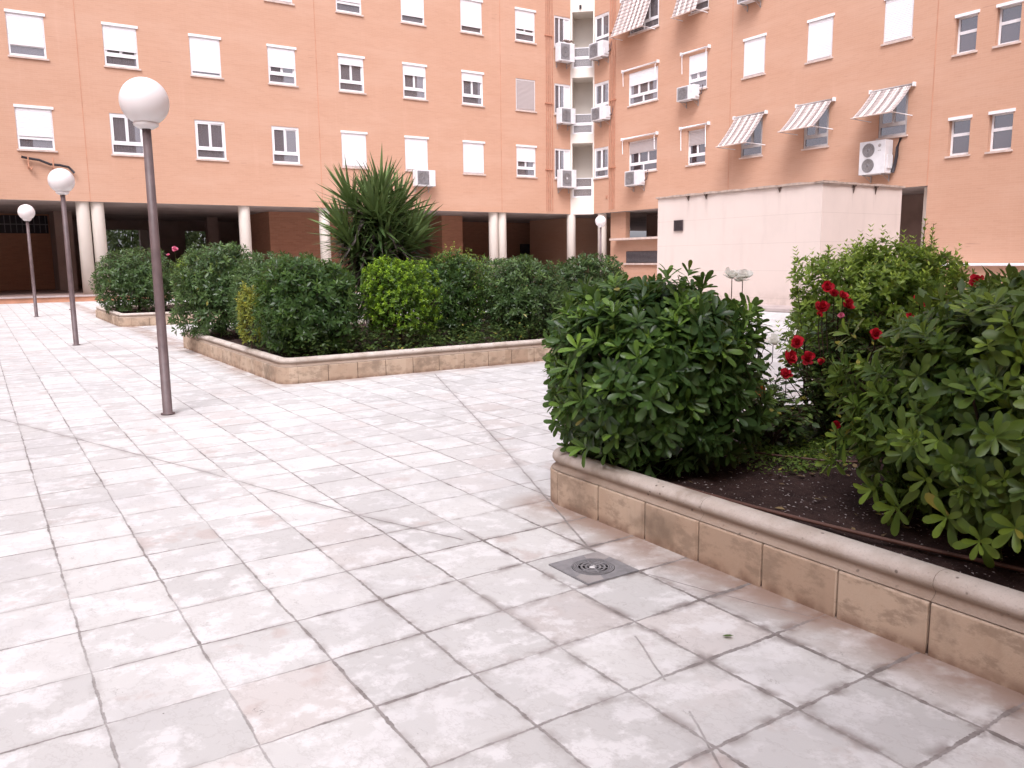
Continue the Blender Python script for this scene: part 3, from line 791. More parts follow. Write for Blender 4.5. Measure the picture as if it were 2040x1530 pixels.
ac_unit(L_(14.92, 4.10), .85, .62, .32, 'lone air conditioner right of the spiky yucca under a closed white shutter')
ac_unit(L_(22.0, 4.30), .82, .78, .34, 'air conditioner left of the cream corner, lowest, with a pale hub in its fan')
ac_unit(L_(21.97, 7.03), .80, .66, .34, 'air conditioner left of the cream corner, middle storey')
ac_unit(L_(21.92, 9.62), .80, .76, .34, 'air conditioner left of the cream corner, topmost, a bundle lying on it')
ac_unit(R__(29.12, 9.68), .92, .64, .36, 'air conditioner right of the cream corner, topmost under the window')
ac_unit(R__(28.95, 7.08), .88, .56, .36, 'air conditioner right of the cream corner, middle storey, partly covered')
ac_unit(R__(23.78, 7.08), .88, .52, .32, 'air conditioner below the narrow upper window with a rolled-up awning')
ac_unit(R__(26.75, 4.16), .90, .60, .32, 'air conditioner below the wide lower window with a grey blind')
ac_unit(R__(20.9, 9.9), .82, .55, .32, 'air conditioner cut by the top edge of the picture')
big = ac_unit(R__(15.78, 3.62), .86, .98, .38, 'large white air conditioner with two fans above the pale kiosk', 2, hose=False)
m = MB(); m.tube([(.9, -.12, .02), (.95, -.1, .25), (1.0, -.1, .5), (1.0, -.1, .75), (1.05, -.03, 1.02)], .055, 9, .04)
m.build('hose', MAT['dark'], big, True)
# bundle on the topmost left unit
m = MB()
for k in range(70):
    a = rng.uniform(0, 6.28); rr2 = rng.uniform(0, .2)
    x, y = 22.45+rr2*math.cos(a), 29.68+rr2*.6*math.sin(a)
    m.tube([(22.45, 29.68, 10.40), (x, y, 10.50+rng.uniform(-.03, .03)), (x+(x-22.45)*.5, y, 10.47)], .016, 4)
o = m.build('dry_plant', MAT['pier']); setp(o, 'dry brownish plant heap on top of the topmost corner air conditioner', 'plant')

# black cable on two brackets (left wing)
cb = thing('cable', 'thick black cable sagging across two short brackets low on the left facade', 'cable', (1.6, YL, 4.3))
m = MB(); m.tube([(-.02, -.1, .17), (.2, -.11, .13), (.45, -.11, .10), (.75, -.12, -.02), (1.0, -.12, -.03), (1.25, -.12, -.08), (1.4, -.1, -.25)], .04, 8)
m.build('cable_run', MAT['dark'], cb, True)
for x in (.13, .80):
    m = MB(); m.box(x, x+.05, -.16, -.002, -.15, -.10); m.tube([(x+.025, -.15, .18), (x+.025, -.16, -.12), (x+.08, -.16, -.2), (x+.12, -.12, -.12)], .022, 6)
    m.build('bracket', MAT['step'], cb)

# ------------------------------------------------------------------ pale kiosk
kk = thing('utility_building', 'pale rendered flat-roofed block with a small louvre, standing before the right wing', 'building', (15.2, 11.2, 0))
def kpart(o, par=None):
    if par is None: o.parent = kk; o.matrix_parent_inverse = Matrix.Translation((-15.2, -11.2, 0))
    else: o.parent = par
    return o
m = MB(); m.box(15.2, 18.1, 11.2, 16.2, 0, 2.70); kpart(m.build('wall', MAT['kiosk']))
m = MB()
def cop(a, b, n):
    for k in range(n):
        p = Vector(a).lerp(Vector(b), k/n); q = Vector(a).lerp(Vector(b), (k+1)/n)
        yield p, q
n = 24; dz = [rng.uniform(-.012, .012) for _ in range(60)]
def strip(a, b, nrm, n, off):
    a, b, nrm = Vector(a), Vector(b), Vector(nrm)
    for k in range(n):
        p, q = a.lerp(b, k/n), a.lerp(b, (k+1)/n); z1, z2 = 2.745+dz[off+k], 2.745+dz[off+k+1]
        o1, o2 = .05+dz[off+k]*1.2, .05+dz[off+k+1]*1.2
        P_, Q_ = p+nrm*o1, q+nrm*o2; pi, qi = p-nrm*.2, q-nrm*.2
        m.face([(*P_, 2.702), (*Q_, 2.702), (*Q_, z2), (*P_, z1)]); m.face([(*P_, z1), (*Q_, z2), (*qi, z2), (*pi, z1)])
        m.face([(*pi, 2.702), (*qi, 2.702), (*Q_, 2.702), (*P_, 2.702)])
strip((15.2, 16.24), (15.2, 11.15), (-1, 0), 26, 0); strip((15.15, 11.2), (18.15, 11.2), (0, -1), 16, 27)
m.box(15.3, 18.0, 11.3, 16.1, 2.702, 2.72)
kpart(m.build('coping', MAT['coping']))
m = MB(); m.box(15.178, 15.198, 15.27, 15.55, 1.87, 2.10); vg = kpart(m.build('vent', MAT['dark']))
m = MB(); m.box(15.16, 15.178, 15.25, 15.27, 1.85, 2.12); m.box(15.16, 15.178, 15.55, 15.57, 1.85, 2.12); m.box(15.16, 15.178, 15.27, 15.55, 1.85, 1.87); m.box(15.16, 15.178, 15.27, 15.55, 2.10, 2.12)
for k in range(7): m.box(15.165, 15.177, 15.27, 15.55, 1.885+k*.031, 1.897+k*.031)
kpart(m.build('louvre', MAT['louvre']), vg)
for p in ((15.2, 15.1), (15.2, 14.5), (15.2, 12.3)):
    m = MB(); m.face([(p[0]-.025, p[1]-.05, 2.70), (p[0]-.025, p[1]+.05, 2.70), (p[0]-.008, p[1]+.01, 2.58), (p[0]-.008, p[1]-.01, 2.58)]); m.box(p[0]-.06, p[0]-.002, p[1]-.03, p[1]+.03, 2.67, 2.70)
    kpart(m.build('spout', MAT['stain']))
for x in (16.26, 17.06):
    m = MB(); m.face([(x-.05, 11.175, 2.70), (x+.05, 11.175, 2.70), (x+.01, 11.192, 2.52), (x-.01, 11.192, 2.52)]); m.box(x-.03, x+.03, 11.14, 11.198, 2.67, 2.70)
    kpart(m.build('spout', MAT['stain']))
m = MB(); m.box(14.25, 18.5, 10.4, 16.6, 0.0, .09); o = m.build('kiosk_plinth', MAT['nosing'], None, False, .02)
kpart(o); o.name = 'plinth'

# ledge on the far right wall
m = MB(); m.box(23.15, 23.59, 9.0, 13.25, .86, .93)
o = m.build('bench_ledge', MAT['white'], None, False, .01); setp(o, 'white ledge along the brick wall at the right behind the shrubs', 'ledge')
m = MB(); m.box(23.3, 23.59, 9.0, 13.2, 0, .857); o2 = m.build('ledge_base', MAT['brick'], o)

# ------------------------------------------------------------------ planters
PROF = [(0, 0), (0, .162), (.006, .170), (.018, .174), (.026, .182), (.028, .192), (.018, .200), (.010, .212), (.011, .228), (.022, .242), (.042, .249), (.075, .249), (.094, .243), (.102, .228), (.102, .17)]
def path_rr(x0, x1, y0, y1, r, step):
    """closed rounded rectangle as list of (x, y, nx, ny) with joints close to `step`"""
    pts = []
    def line(a, b, nrm):
        L = (Vector(b)-Vector(a)).length; n = max(1, round(L/step))
        for k in range(n): 
            p = Vector(a).lerp(Vector(b), k/n); q = Vector(a).lerp(Vector(b), (k+1)/n); pts.append(('B', p, q, nrm))
    def arc(c, a0):
        pts.append(('A', Vector(c), a0, None))
    line((x0+r, y0), (x1-r, y0), Vector((0, -1))); arc((x1-r, y0+r), -90)
    line((x1, y0+r), (x1, y1-r), Vector((1, 0))); arc((x1-r, y1-r), 0)
    line((x1-r, y1), (x0+r, y1), Vector((0, 1))); arc((x0+r, y1-r), 90)
    line((x0, y1-r), (x0, y0+r), Vector((-1, 0))); arc((x0+r, y0+r), 180)
    return pts, r
def planter(x0, x1, y0, y1, r, label):
    t = thing('planter', label, 'planter', ((x0+x1)/2, (y0+y1)/2, 0)); inv = Matrix.Translation((-(x0+x1)/2, -(y0+y1)/2, 0))
    segs, r = path_rr(x0, x1, y0, y1, r, .31)
    blocks, cap, mort = MB(), MB(), MB()
    def sweep(mb, stations, prof, ends=True):
        n0 = len(mb.v); k = len(prof)
        for p, nrm in stations:
            for (d, z) in prof: q = p - nrm*d; mb.v.append((q.x, q.y, z))
        for i in range(len(stations)-1):
            for j in range(k-1): mb.f.append((n0+i*k+j, n0+(i+1)*k+j, n0+(i+1)*k+j+1, n0+i*k+j+1))
        if ends:
            mb.f.append(tuple(n0+j for j in range(k))); e = n0+(len(stations)-1)*k; mb.f.append(tuple(e+j for j in reversed(range(k))))
    wall_p = [(0, 0), (0, .155), (.003, .161), (.05, .163)]; cap_p = [(.006, .165)] + PROF[3:]
    cnt = 0
    for s_ in segs:
        if s_[0] == 'B':
            _, p, q, nrm = s_; d = (q-p).normalized(); j = rng.uniform(-.0015, .0015)
            st = [(p+d*.0035+nrm*(j-.002), nrm), (p+d*.007+nrm*j, nrm), (q-d*.007+nrm*j, nrm), (q-d*.0035+nrm*(j-.002), nrm)]
            sweep(blocks, st, wall_p)
            g = .0012 if cnt % 3 == 0 else 0.0
            sweep(cap, [(p+d*g, nrm), (q, nrm)], cap_p, False); cnt += 1
            sweep(mort, [(p-nrm*.012, nrm), (q-nrm*.012, nrm)], [(0, 0), (0, .16)], False)
            sweep(mort, [(p, nrm), (q, nrm)], [(.016, .16), (.036, .19), (.02, .21), (.03, .238), (.09, .238), (.095, .17)], False)
        else:
            _, c, a0, _ = s_; st, st2 = [], []
            for k in range(11):
                a = R(a0 + 90*k/10); nn = Vector((math.cos(a), math.sin(a))); st.append((c+nn*r, nn))
            sweep(blocks, st, wall_p); sweep(cap, st, cap_p, False)
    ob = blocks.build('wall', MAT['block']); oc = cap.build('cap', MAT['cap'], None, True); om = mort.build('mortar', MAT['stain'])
    so = MB(); nx, ny = max(2, int((x1-x0)/.07)), max(2, int((y1-y0)/.07)); b = .085
    P = {}
    for i in range(nx+1):
        for j in range(ny+1):
            x = x0+b+(x1-x0-2*b)*i/nx; y = y0+b+(y1-y0-2*b)*j/ny
            z = .195 + .02*math.sin(x*5.1)*math.cos(y*4.3) + rng.uniform(-.009, .011)
            P[i, j] = len(so.v); so.v.append((x, y, z))
    for i in range(nx):
        for j in range(ny):
            a, bb = P[i, j], P[i+1, j+1]
            cx, cy = (so.v[a][0]+so.v[bb][0])/2, (so.v[a][1]+so.v[bb][1])/2
            dx, dy = max(x0+r-cx, cx-x1+r, 0), max(y0+r-cy, cy-y1+r, 0)
            if dx*dx+dy*dy < (r-.02)**2 or dx == 0 or dy == 0: so.f.append((P[i, j], P[i+1, j], P[i+1, j+1], P[i, j+1]))
    os_ = so.build('soil', MAT['soil'], None, True)
    for o in (ob, oc, om, os_): o.parent = t; o.matrix_parent_inverse = inv
    return t
planter(2.24, 9.2, -1.68, 3.22, .17, 'nearest stone planter with rounded corner, bare dark soil and red roses')
planter(2.38, 7.95, 7.68, 12.2, .16, 'middle stone planter full of clipped shrubs and a spiky yucca')
planter(2.22, 8.0, 16.8, 20.6, .2, 'far stone planter at the left near the columns')

# drain
dr = thing('floor_drain', 'square grey metal floor drain with a round slotted grate', 'drain', (1.868, 2.315, 0))
m = MB(); s = .121; Rr = .082; n = 48
for k in range(n):
    a, b = 2*math.pi*k/n, 2*math.pi*(k+1)/n
    def sq(t):
        c, s2 = math.cos(t), math.sin(t); q = s/max(abs(c), abs(s2)); return (c*q, s2*q, .006)
    m.face([(Rr*math.cos(a), Rr*math.sin(a), .006), sq(a), sq(b), (Rr*math.cos(b), Rr*math.sin(b), .006)])
    m.face([(Rr*math.cos(a), Rr*math.sin(a), .001), (Rr*math.cos(a), Rr*math.sin(a), .006), (Rr*math.cos(b), Rr*math.sin(b), .006), (Rr*math.cos(b), Rr*math.sin(b), .001)])
for (ax, bx) in ((-1, 1),):
    m.box(-s, s, -s, -s+.0005, .001, .006); m.box(-s, s, s-.0005, s, .001, .006); m.box(-s, -s+.0005, -s, s, .001, .006); m.box(s-.0005, s, -s, s, .001, .006)
m.build('plate', MAT['iron'], dr)
m = MB()
for k in range(30):   # rays cast on the plate corners
    for base in (math.pi/4*1, math.pi/4*5):
        a = base + (k-14.5)*.028; c, s2 = math.cos(a), math.sin(a); q = s/max(abs(c), abs(s2))-.004; w2 = .0011
        m.face([(c*.088-s2*w2, s2*.088+c*w2, .0074), (c*.088+s2*w2, s2*.088-c*w2, .0074), (c*q+s2*w2*1.6, s2*q-c*w2*1.6, .0074), (c*q-s2*w2*1.6, s2*q+c*w2*1.6, .0074)])
m.build('ray_ribs', MAT['bracket'], dr)
m = MB(); m.lathe([(0, .0025), (Rr-.001, .0025)], 0, 0, 40); m.build('pit', MAT['iron_dark'], dr)
m = MB()
for r_a, r_b in ((.058, .079), (.041, .048), (.025, .031), (0, .013)):
    m.lathe([(r_a, .003), (r_a, .008), (r_b, .008), (r_b, .003)], 0, 0, 48)
for k in range(6):
    a = k*math.pi/3+.2; c, s2 = math.cos(a), math.sin(a)
    m.face([(c*.012-s2*.003, s2*.012+c*.003, .0077), (c*.012+s2*.003, s2*.012-c*.003, .0077), (c*.06+s2*.003, s2*.06-c*.003, .0077), (c*.06-s2*.003, s2*.06+c*.003, .0077)])
gr = m.build('grate', MAT['iron'], dr)
m = MB()
for r_a in (.062, .068, .074): m.lathe([(r_a, .0083), (r_a+.0015, .0083)], 0, 0, 48)
m.build('groove', MAT['iron_dark'], gr)
m = MB(); m.lathe([(0, .0095), (.009, .0090), (.011, .008)], -.008, -.004, 9); m.lathe([(0, .0095), (.004, .0090)], .008, .006, 7); m.build('lime_spot', MAT['lime'], gr)

# ------------------------------------------------------------------ lamps
lp = thing('street_lamp', 'nearest globe lamp on a brown pole, large white ball in front of the facade', 'street lamp', (1.175, 6.72, 0), 0, 'globe lamps in the courtyard')
m = MB(); m.lathe([(0, .004), (.052, .004), (.052, .012), (.036, .014), (.0355, 1.0), (.031, 2.185), (0, 2.185)], 0, 0, 20); m.build('pole', MAT['pole'], lp, True)
m = MB(); m.lathe([(0, 2.15), (.05, 2.15), (.085, 2.172), (.09, 2.19), (.07, 2.2), (0, 2.2)], 0, 0, 24); m.build('collar', MAT['globe'], lp, True)
m = MB(); m.lathe([(.172*math.sin(math.pi*k/24), 2.345-.172*math.cos(math.pi*k/24)) for k in range(25)], 0, 0, 40); gl = m.build('globe', MAT['globe'], lp, True)
m = MB(); m.tube([(-.037, 0, .52), (-.05, 0, .53)], .006, 5); m.build('bolt', MAT['pole'], lp)
for (x, y, lb) in ((1.175, 13.45, 'second globe lamp from the camera, below the black cable on the wall'),
                   (1.135, 21.6, 'furthest left globe lamp, its ball against the dark portico'),
                   (16.75, 20.45, 'distant globe lamp by the cream corner column, pole hidden by shrubs')):
    c = copy_tree(lp); c.location = (x, y, 0); c['label'] = lb

# ------------------------------------------------------------------ foliage
def mesh_fast(name, V, F3, F4, attrs):
    me = bpy.data.meshes.new(name); n3, n4 = len(F3), len(F4)
    me.vertices.add(len(V)); me.vertices.foreach_set('co', V.astype(np.float32).ravel())
    me.loops.add(n3*3 + n4*4); me.polygons.add(n3+n4)
    me.loops.foreach_set('vertex_index', np.concatenate([F3.ravel(), F4.ravel()]).astype(np.int32))
    st = np.concatenate([np.arange(n3)*3, n3*3 + np.arange(n4)*4]).astype(np.int32)
    me.polygons.foreach_set('loop_start', st)
    me.polygons.foreach_set('use_smooth', np.ones(n3+n4, dtype=bool))
    for k, a in attrs.items():
        at = me.attributes.new(k, 'FLOAT', 'POINT'); at.data.foreach_set('value', a.astype(np.float32))
    me.update(calc_edges=True); me.validate(); return me

def leaf_template(kind):
    """unit leaf: along +x (length 1), width along y (1 = full width), z up; with fold and droop"""
    if kind == 'hi':
        rows = [(.0, .10, 0), (.28, .50, 0), (.55, .88, 0), (.8, .95, 0), (.94, .62, 0)]
    elif kind == 'lo':
        rows = [(.0, .12, 0), (.6, .95, 0)]
    elif kind == 'oval':
        rows = [(.0, .1, 0), (.3, .85, 0), (.62, .9, 0)]
    elif kind == 'oval_lo':
        rows = [(.45, 1.0, 0)]
    elif kind == 'sword':
        rows = [(.0, 1.0, 0), (.25, 1.0, 0), (.5, .85, 0), (.75, .55, 0)]
    V, F3, F4 = [], [], []
    if kind == 'oval_lo':
        V = [(0, 0, 0), (.45, .5, .08), (.45, 0, 0), (.45, -.5, .08), (1, 0, -.05)]
        F3 = [(0, 2, 1), (0, 3, 2), (1, 2, 4), (2, 3, 4)]
        return np.array(V, float), np.array(F3), np.zeros((0, 4), int)
    for (x, w, _) in rows:
        V += [(x, w/2, w*.12), (x, 0, 0), (x, -w/2, w*.12)]
    n = len(rows); tip = len(V); V.append((1, 0, 0))
    for i in range(n-1):
        a = i*3; b = a+3
        F4 += [(a, a+1, b+1, b), (a+1, a+2, b+2, b+1)]
    a = (n-1)*3; F3 += [(a, a+1, tip), (a+1, a+2, tip)]
    return np.array(V, float), np.array(F3).reshape(-1, 3), np.array(F4).reshape(-1, 4)

def nrm(a): return a/np.maximum(np.linalg.norm(a, axis=-1, keepdims=True), 1e-9)
def leaves(pos, axis, up, length, width, kind, droop, var, young):
    """instance leaves into one mesh"""
    T, F3, F4 = leaf_template(kind); N = len(pos); k = len(T)
    X = nrm(axis); Y = nrm(np.cross(up, X)); Z = np.cross(X, Y)
    t = T[None, :, 0]; L = length[:, None]; W = width[:, None]; D = droop[:, None]
    lx_ = t*L; lz = T[None, :, 2]*W - D*(t**2)*L
    ly = T[None, :, 1]*W
    V = pos[:, None, :] + lx_[..., None]*X[:, None, :] + ly[..., None]*Y[:, None, :] + lz[..., None]*Z[:, None, :]
    off = (np.arange(N)*k)[:, None, None]
    f3 = (F3[None]+off).reshape(-1, 3); f4 = (F4[None]+off).reshape(-1, 4)
    return V.reshape(-1, 3), f3, f4, np.repeat(var, k), np.repeat(young, k)

def merge(parts):
    V, A, B, a, y = [], [], [], [], []; o = 0
    for (v, f3, f4, va, yo) in parts:
        V.append(v); A.append(f3+o); B.append(f4+o); a.append(va); y.append(yo); o += len(v)
    return np.concatenate(V), np.concatenate(A), np.concatenate(B), np.concatenate(a), np.concatenate(y)

def shell_points(c, rad, n, power=2.4, inner=.72, lump=.12, zmin=None, seed=0, low=-1.0):
    r_ = np.random.default_rng(seed)
    d = nrm(r_.normal(size=(int(n*1.6), 3))); d = d[d[:, 2] > low][:n]; n = len(d)
    se = (np.abs(d)**power).sum(1)**(-1/power)
    K = r_.normal(size=(7, 3))*3.2; ph = r_.uniform(0, 6.28, 7)
    lm = np.sin(d@K.T + ph).sum(1)/7
    s = se*(1+lump*lm*2.2)*(inner + (1-inner)*r_.uniform(0, 1, n)**.5)
    p = c + d*s[:, None]*rad
    nr = nrm(np.sign(d)*np.abs(d)**(power-1)/rad)
    if zmin is not None: p[:, 2] = np.maximum(p[:, 2], zmin + r_.uniform(0, .06, n))
    return p, nr, s

def rosette_bush(c, rad, n, leaf=.075, per=9, kind='hi', seed=0, power=2.4, inner=.7, lump=.12, wr=.36, yb=.5, up=.45, fill=.5, low=-.85, zmin=.24, young_frac=.25):
    r_ = np.random.default_rng(seed+100)
    p, nr, s = shell_points(np.array(c), np.array(rad), n, power, inner, lump, zmin, seed, low)
    n = len(p)
    D = nrm(nr + np.array([0, 0, up]) + r_.normal(size=(n, 3))*.32)
    a0 = nrm(np.cross(D, r_.normal(size=(n, 3)))); b0 = np.cross(D, a0)
    yr = (r_.uniform(0, 1, n) < young_frac) * r_.uniform(.3, 1.0, n) * np.clip((D[:, 2]+.2)*1.3, 0, 1)
    parts = []; vr = r_.uniform(0, 1, n)
    for k in range(per):
        az = k*2.39996 + r_.uniform(0, .5, n) ; f = k/per
        tilt = np.radians(82 - 52*f) + r_.normal(size=n)*.14
        ax = a0*np.cos(az)[:, None] + b0*np.sin(az)[:, None]
        A = nrm(ax*np.sin(tilt)[:, None] + D*np.cos(tilt)[:, None])
        U = nrm(D*np.sin(tilt)[:, None] - ax*np.cos(tilt)[:, None])
        ln = leaf*(1.05-.45*f)*r_.uniform(.75, 1.2, n)
        pos = p + D*(f*leaf*.35)[..., None] if False else p + D*(f*leaf*.35)
        parts.append(leaves(pos, A, U, ln, ln*wr*r_.uniform(.85, 1.15, n), kind, r_.uniform(.0, .28, n), np.clip(vr*.6+r_.uniform(0, .4, n), 0, 1),
                            yr*(.15+.85*f)*yb))
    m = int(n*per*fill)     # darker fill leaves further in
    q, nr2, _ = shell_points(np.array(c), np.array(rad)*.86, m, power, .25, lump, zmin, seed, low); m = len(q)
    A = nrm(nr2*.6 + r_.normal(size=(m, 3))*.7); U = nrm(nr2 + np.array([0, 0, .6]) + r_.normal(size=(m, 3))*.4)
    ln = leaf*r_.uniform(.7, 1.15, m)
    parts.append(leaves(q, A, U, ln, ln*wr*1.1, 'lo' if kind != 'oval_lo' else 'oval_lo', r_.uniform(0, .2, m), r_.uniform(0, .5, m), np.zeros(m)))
    return merge(parts), p, D

def sprig_parts(base, dirs, length, leaf, kind, seed, wr=.45, pairs=7, yb=1.0, var=0.5):
    """upright shoots with opposite leaves"""
    r_ = np.random.default_rng(seed+300); n = len(base); parts = []
    a0 = nrm(np.cross(dirs, r_.normal(size=(n, 3)))); b0 = np.cross(dirs, a0)
    for k in range(pairs):
        f = (k+.5)/pairs; az = (k % 2)*math.pi/2
        for sgn in (0, math.pi):
            ang = az+sgn+r_.normal(size=n)*.25
            ax = a0*np.cos(ang)[:, None]+b0*np.sin(ang)[:, None]
            A = nrm(ax*.8 + dirs*(.35+.5*f)); U = nrm(dirs - ax*.3)
            ln = leaf*(1.0-.35*f)*r_.uniform(.8, 1.15, n)
            parts.append(leaves(base+dirs*(length*f)[:, None], A, U, ln, ln*wr, kind, r_.uniform(-.05, .15, n), np.clip(var+r_.normal(size=n)*.25, 0, 1), np.full(n, yb)*np.clip(.2+f, 0, 1)))
    return parts

def stems(t, c, pts, D, n, r, base_z=.19, spread=.08, seed=0, mat='bark', name='stem', rt=.004):
    r_ = np.random.default_rng(seed+900); m = MB(); c = np.array(c)
    ix = r_.choice(len(pts), size=min(n, len(pts)), replace=False)
    b = np.array([c[0], c[1], base_z])
    fork = b + np.array([0, 0, (c[2]-base_z)*.45])
    m.tube([b-[0, 0, .03], b+(fork-b)*.5+r_.normal(size=3)*.012, fork], r, 8, r*.75)
    for i in ix:
        e = pts[i] - D[i]*.02; s = fork + r_.normal(size=3)*spread*.3
        mid = s*.5+e*.5 + np.array([0, 0, -.05])+r_.normal(size=3)*.03
        m.tube([s*.97+b*.03, mid, e], r*.38, 5, rt)
    o = m.build(name, MAT[mat], t, True); return o

def shrub(name, label, cat, c, rad, mat, n, group=None, base=None, nst=30, r=.022, extra=None, box=False, **kw):
    base = base or (c[0], c[1]); t = thing(name, label, cat, (base[0], base[1], .19), 0, group)
    (V, f3, f4, va, yo), p, D = rosette_bush(c, rad, n, **kw)
    if extra:
        ex = extra(p, D); V, f3, f4, va, yo = merge([(V, f3, f4, va, yo)] + ex)
    off = np.array([base[0], base[1], .19])
    link('foliage', mesh_fast('foliage', V-off, f3, f4, dict(var=va, young=yo)), MAT[mat], t)
    o = stems(t, (base[0], base[1], c[2]), p, D, nst, r, seed=kw.get('seed', 0))
    for v in o.data.vertices: v.co -= Vector(off)
    return t, p, D

# --- near planter
def sprays(pts, base, leaf, seed, per=10, wr=.34, yb=.5, mat_kind='hi'):
    """rosettes at chosen points, on arching twigs"""
    r_ = np.random.default_rng(seed); out = []
    for (x, y, z, dx, dy, dz) in pts:
        D = nrm(np.array([dx, dy, dz], float)); a0 = nrm(np.cross(D, r_.normal(size=3))); b0 = np.cross(D, a0); p = np.array([x, y, z])
        for k in range(per):
            az = k*2.39996; f = k/per; tl = math.radians(85-58*f)+r_.normal()*.15; ax = a0*math.cos(az)+b0*math.sin(az)
            A = ax*math.sin(tl)+D*math.cos(tl); U = D*math.sin(tl)-ax*math.cos(tl); l = leaf*(1.1-.5*f)*r_.uniform(.8, 1.15)
            out.append(leaves((p+D*f*leaf*.5)[None], A[None], U[None], np.array([l]), np.array([l*wr]), mat_kind, np.array([r_.uniform(0, .3)]), np.array([r_.uniform(.2, 1)]), np.array([yb*f])))
    return out
shrub('pittosporum_shrub', 'dark glossy rounded shrub on the corner of the nearest planter', 'shrub', (2.585, 2.79, .645), (.43, .47, .41), 'pitto', 560,
      'shrubs with leaves in whorls', base=(2.62, 2.82), leaf=.094, per=11, kind='hi', seed=11, power=2.4, inner=.72, lump=.12, yb=.9, fill=.45, nst=80, r=.03, wr=.32, extra=lambda p, D: sprays([(2.24, 2.60, .42, -1, -.2, .3), (2.20, 2.75, .34, -1, 0, .1), (2.2, 2.9, .5, -1, .1, .3), (2.2, 2.68, .62, -1, -.1, .4), (2.26, 2.5, .75, -.9, -.4, .4), (3.02, 2.75, .78, 1, 0, .3), (3.0, 2.6, .9, .8, 0, .6), (2.5, 2.6, 1.05, -.1, -.1, 1), (2.72, 2.7, 1.06, .2, 0, 1), (2.34, 2.75, 1.02, -.3, 0, 1)], None, .095, 3), young_frac=.42, low=-.9)
shrub('pittosporum_shrub', 'large leafy shrub cut by the right edge, lighter green on top, nearest to the camera', 'shrub', (3.11, 1.31, .62), (.68, .62, .49), 'pitto2', 1150,
      'shrubs with leaves in whorls', base=(3.05, 1.4), leaf=.074, per=10, kind='hi', seed=23, power=2.35, inner=.62, lump=.18, extra=lambda p, D: sprays([(2.62, 1.78, .50, -.8, .5, .2), (2.66, 1.84, .40, -.9, .4, 0), (2.58, 1.62, .36, -1, .2, -.1), (2.52, 1.5, .33, -1, 0, 0), (2.46, 1.30, .36, -1, -.1, .1), (2.42, 1.18, .33, -1, -.2, 0), (2.40, 1.08, .40, -1, -.3, .1), (2.42, 1.0, .52, -1, -.3, .2), (2.5, 1.2, .48, -1, -.2, .2), (2.46, 1.08, .60, -1, -.2, .3), (2.44, .92, .44, -1, -.3, 0), (2.50, 1.36, .58, -1, -.1, .3), (2.72, 1.86, .62, -.6, .6, .4), (2.7, 1.75, .75, -.6, .4, .5), (2.55, 1.42, .44, -1, 0, .1), (2.8, 1.9, .85, -.5, .5, .6), (2.6, 1.0, .7, -.8, -.3, .5)], None, .082, 4), yb=.9, fill=.75, nst=110, r=.035, wr=.36, young_frac=.5, low=-.95)
def priv_extra(seed, h, leafl, pick, up=.75, yb=1.0, nn=200, kind='oval'):
    def f(p, D):
        r_ = np.random.default_rng(seed); ix = np.where((D[:, 2] > pick))[0]; ix = r_.permutation(ix)[:nn]
        d = nrm(D[ix]*(1-up)+np.array([0, 0, up])+r_.normal(size=(len(ix), 3))*.12)
        return sprig_parts(p[ix]-d*.03, d, h*r_.uniform(.5, 1.25, len(ix)), leafl, kind, seed, .42, 6, yb)
    return f
shrub('privet_shrub', 'fresh green shrub with upright pointed shoots behind the red roses', 'shrub', (4.34, 2.78, .72), (.50, .44, .50), 'privet', 1300,
      None, leaf=.048, per=8, kind='oval', seed=31, power=2.5, inner=.66, lump=.20, yb=.9, fill=1.1, nst=40, r=.025, wr=.42, young_frac=.4, extra=priv_extra(5, .13, .04, .25, nn=260))
# taller single shoots of the privet
def shoots(label, arr, seed, mat='privet', leaf=.045, name='young_shoot'):
    t = thing(name, label, 'plant', (arr[0][0], arr[0][1], .19)); r_ = np.random.default_rng(seed); parts = []; m = MB()
    off = np.array([arr[0][0], arr[0][1], .19])
    for (x, y, z0, dx, dy, h) in arr:
        b = np.array([x, y, z0]); d = nrm(np.array([dx, dy, h]))
        m.tube([b, b+d*h*.5, b+d*h], .004, 5, .0015)
        parts += sprig_parts(b[None], d[None], np.array([h]), leaf, 'oval', seed+int(h*100), .4, 14, .5, .5)
    V, f3, f4, va, yo = merge(parts)
    link('leaves', mesh_fast('leaves', V-off, f3, f4, dict(var=va, young=yo)), MAT[mat], t)
    o = m.build('stem', MAT['stem'], t, True)
    for v in o.data.vertices: v.co -= Vector(off)
shoots('slender feathery shoots rising around the fresh green shrub', [(3.88, 2.90, .45, -.10, .02, .55), (3.98, 2.86, .8, 0, .02, .42), (4.42, 2.6, 1.0, .02, 0, .36), (4.52, 2.62, 1.0, .04, 0, .34), (4.25, 2.8, 1.0, -.01, 0, .24), (4.7, 2.7, .95, .02, 0, .3)], 8)
shrub('pittosporum_shrub', 'dark shrub at the right edge below the brick wall, behind the nearest leaves', 'shrub', (6.7, 3.0 - .45, .70), (.55, .5, .46), 'pittofar', 420,
      'shrubs with leaves in whorls', leaf=.075, per=8, kind='lo', seed=41, nst=20, fill=.7, yb=.3)

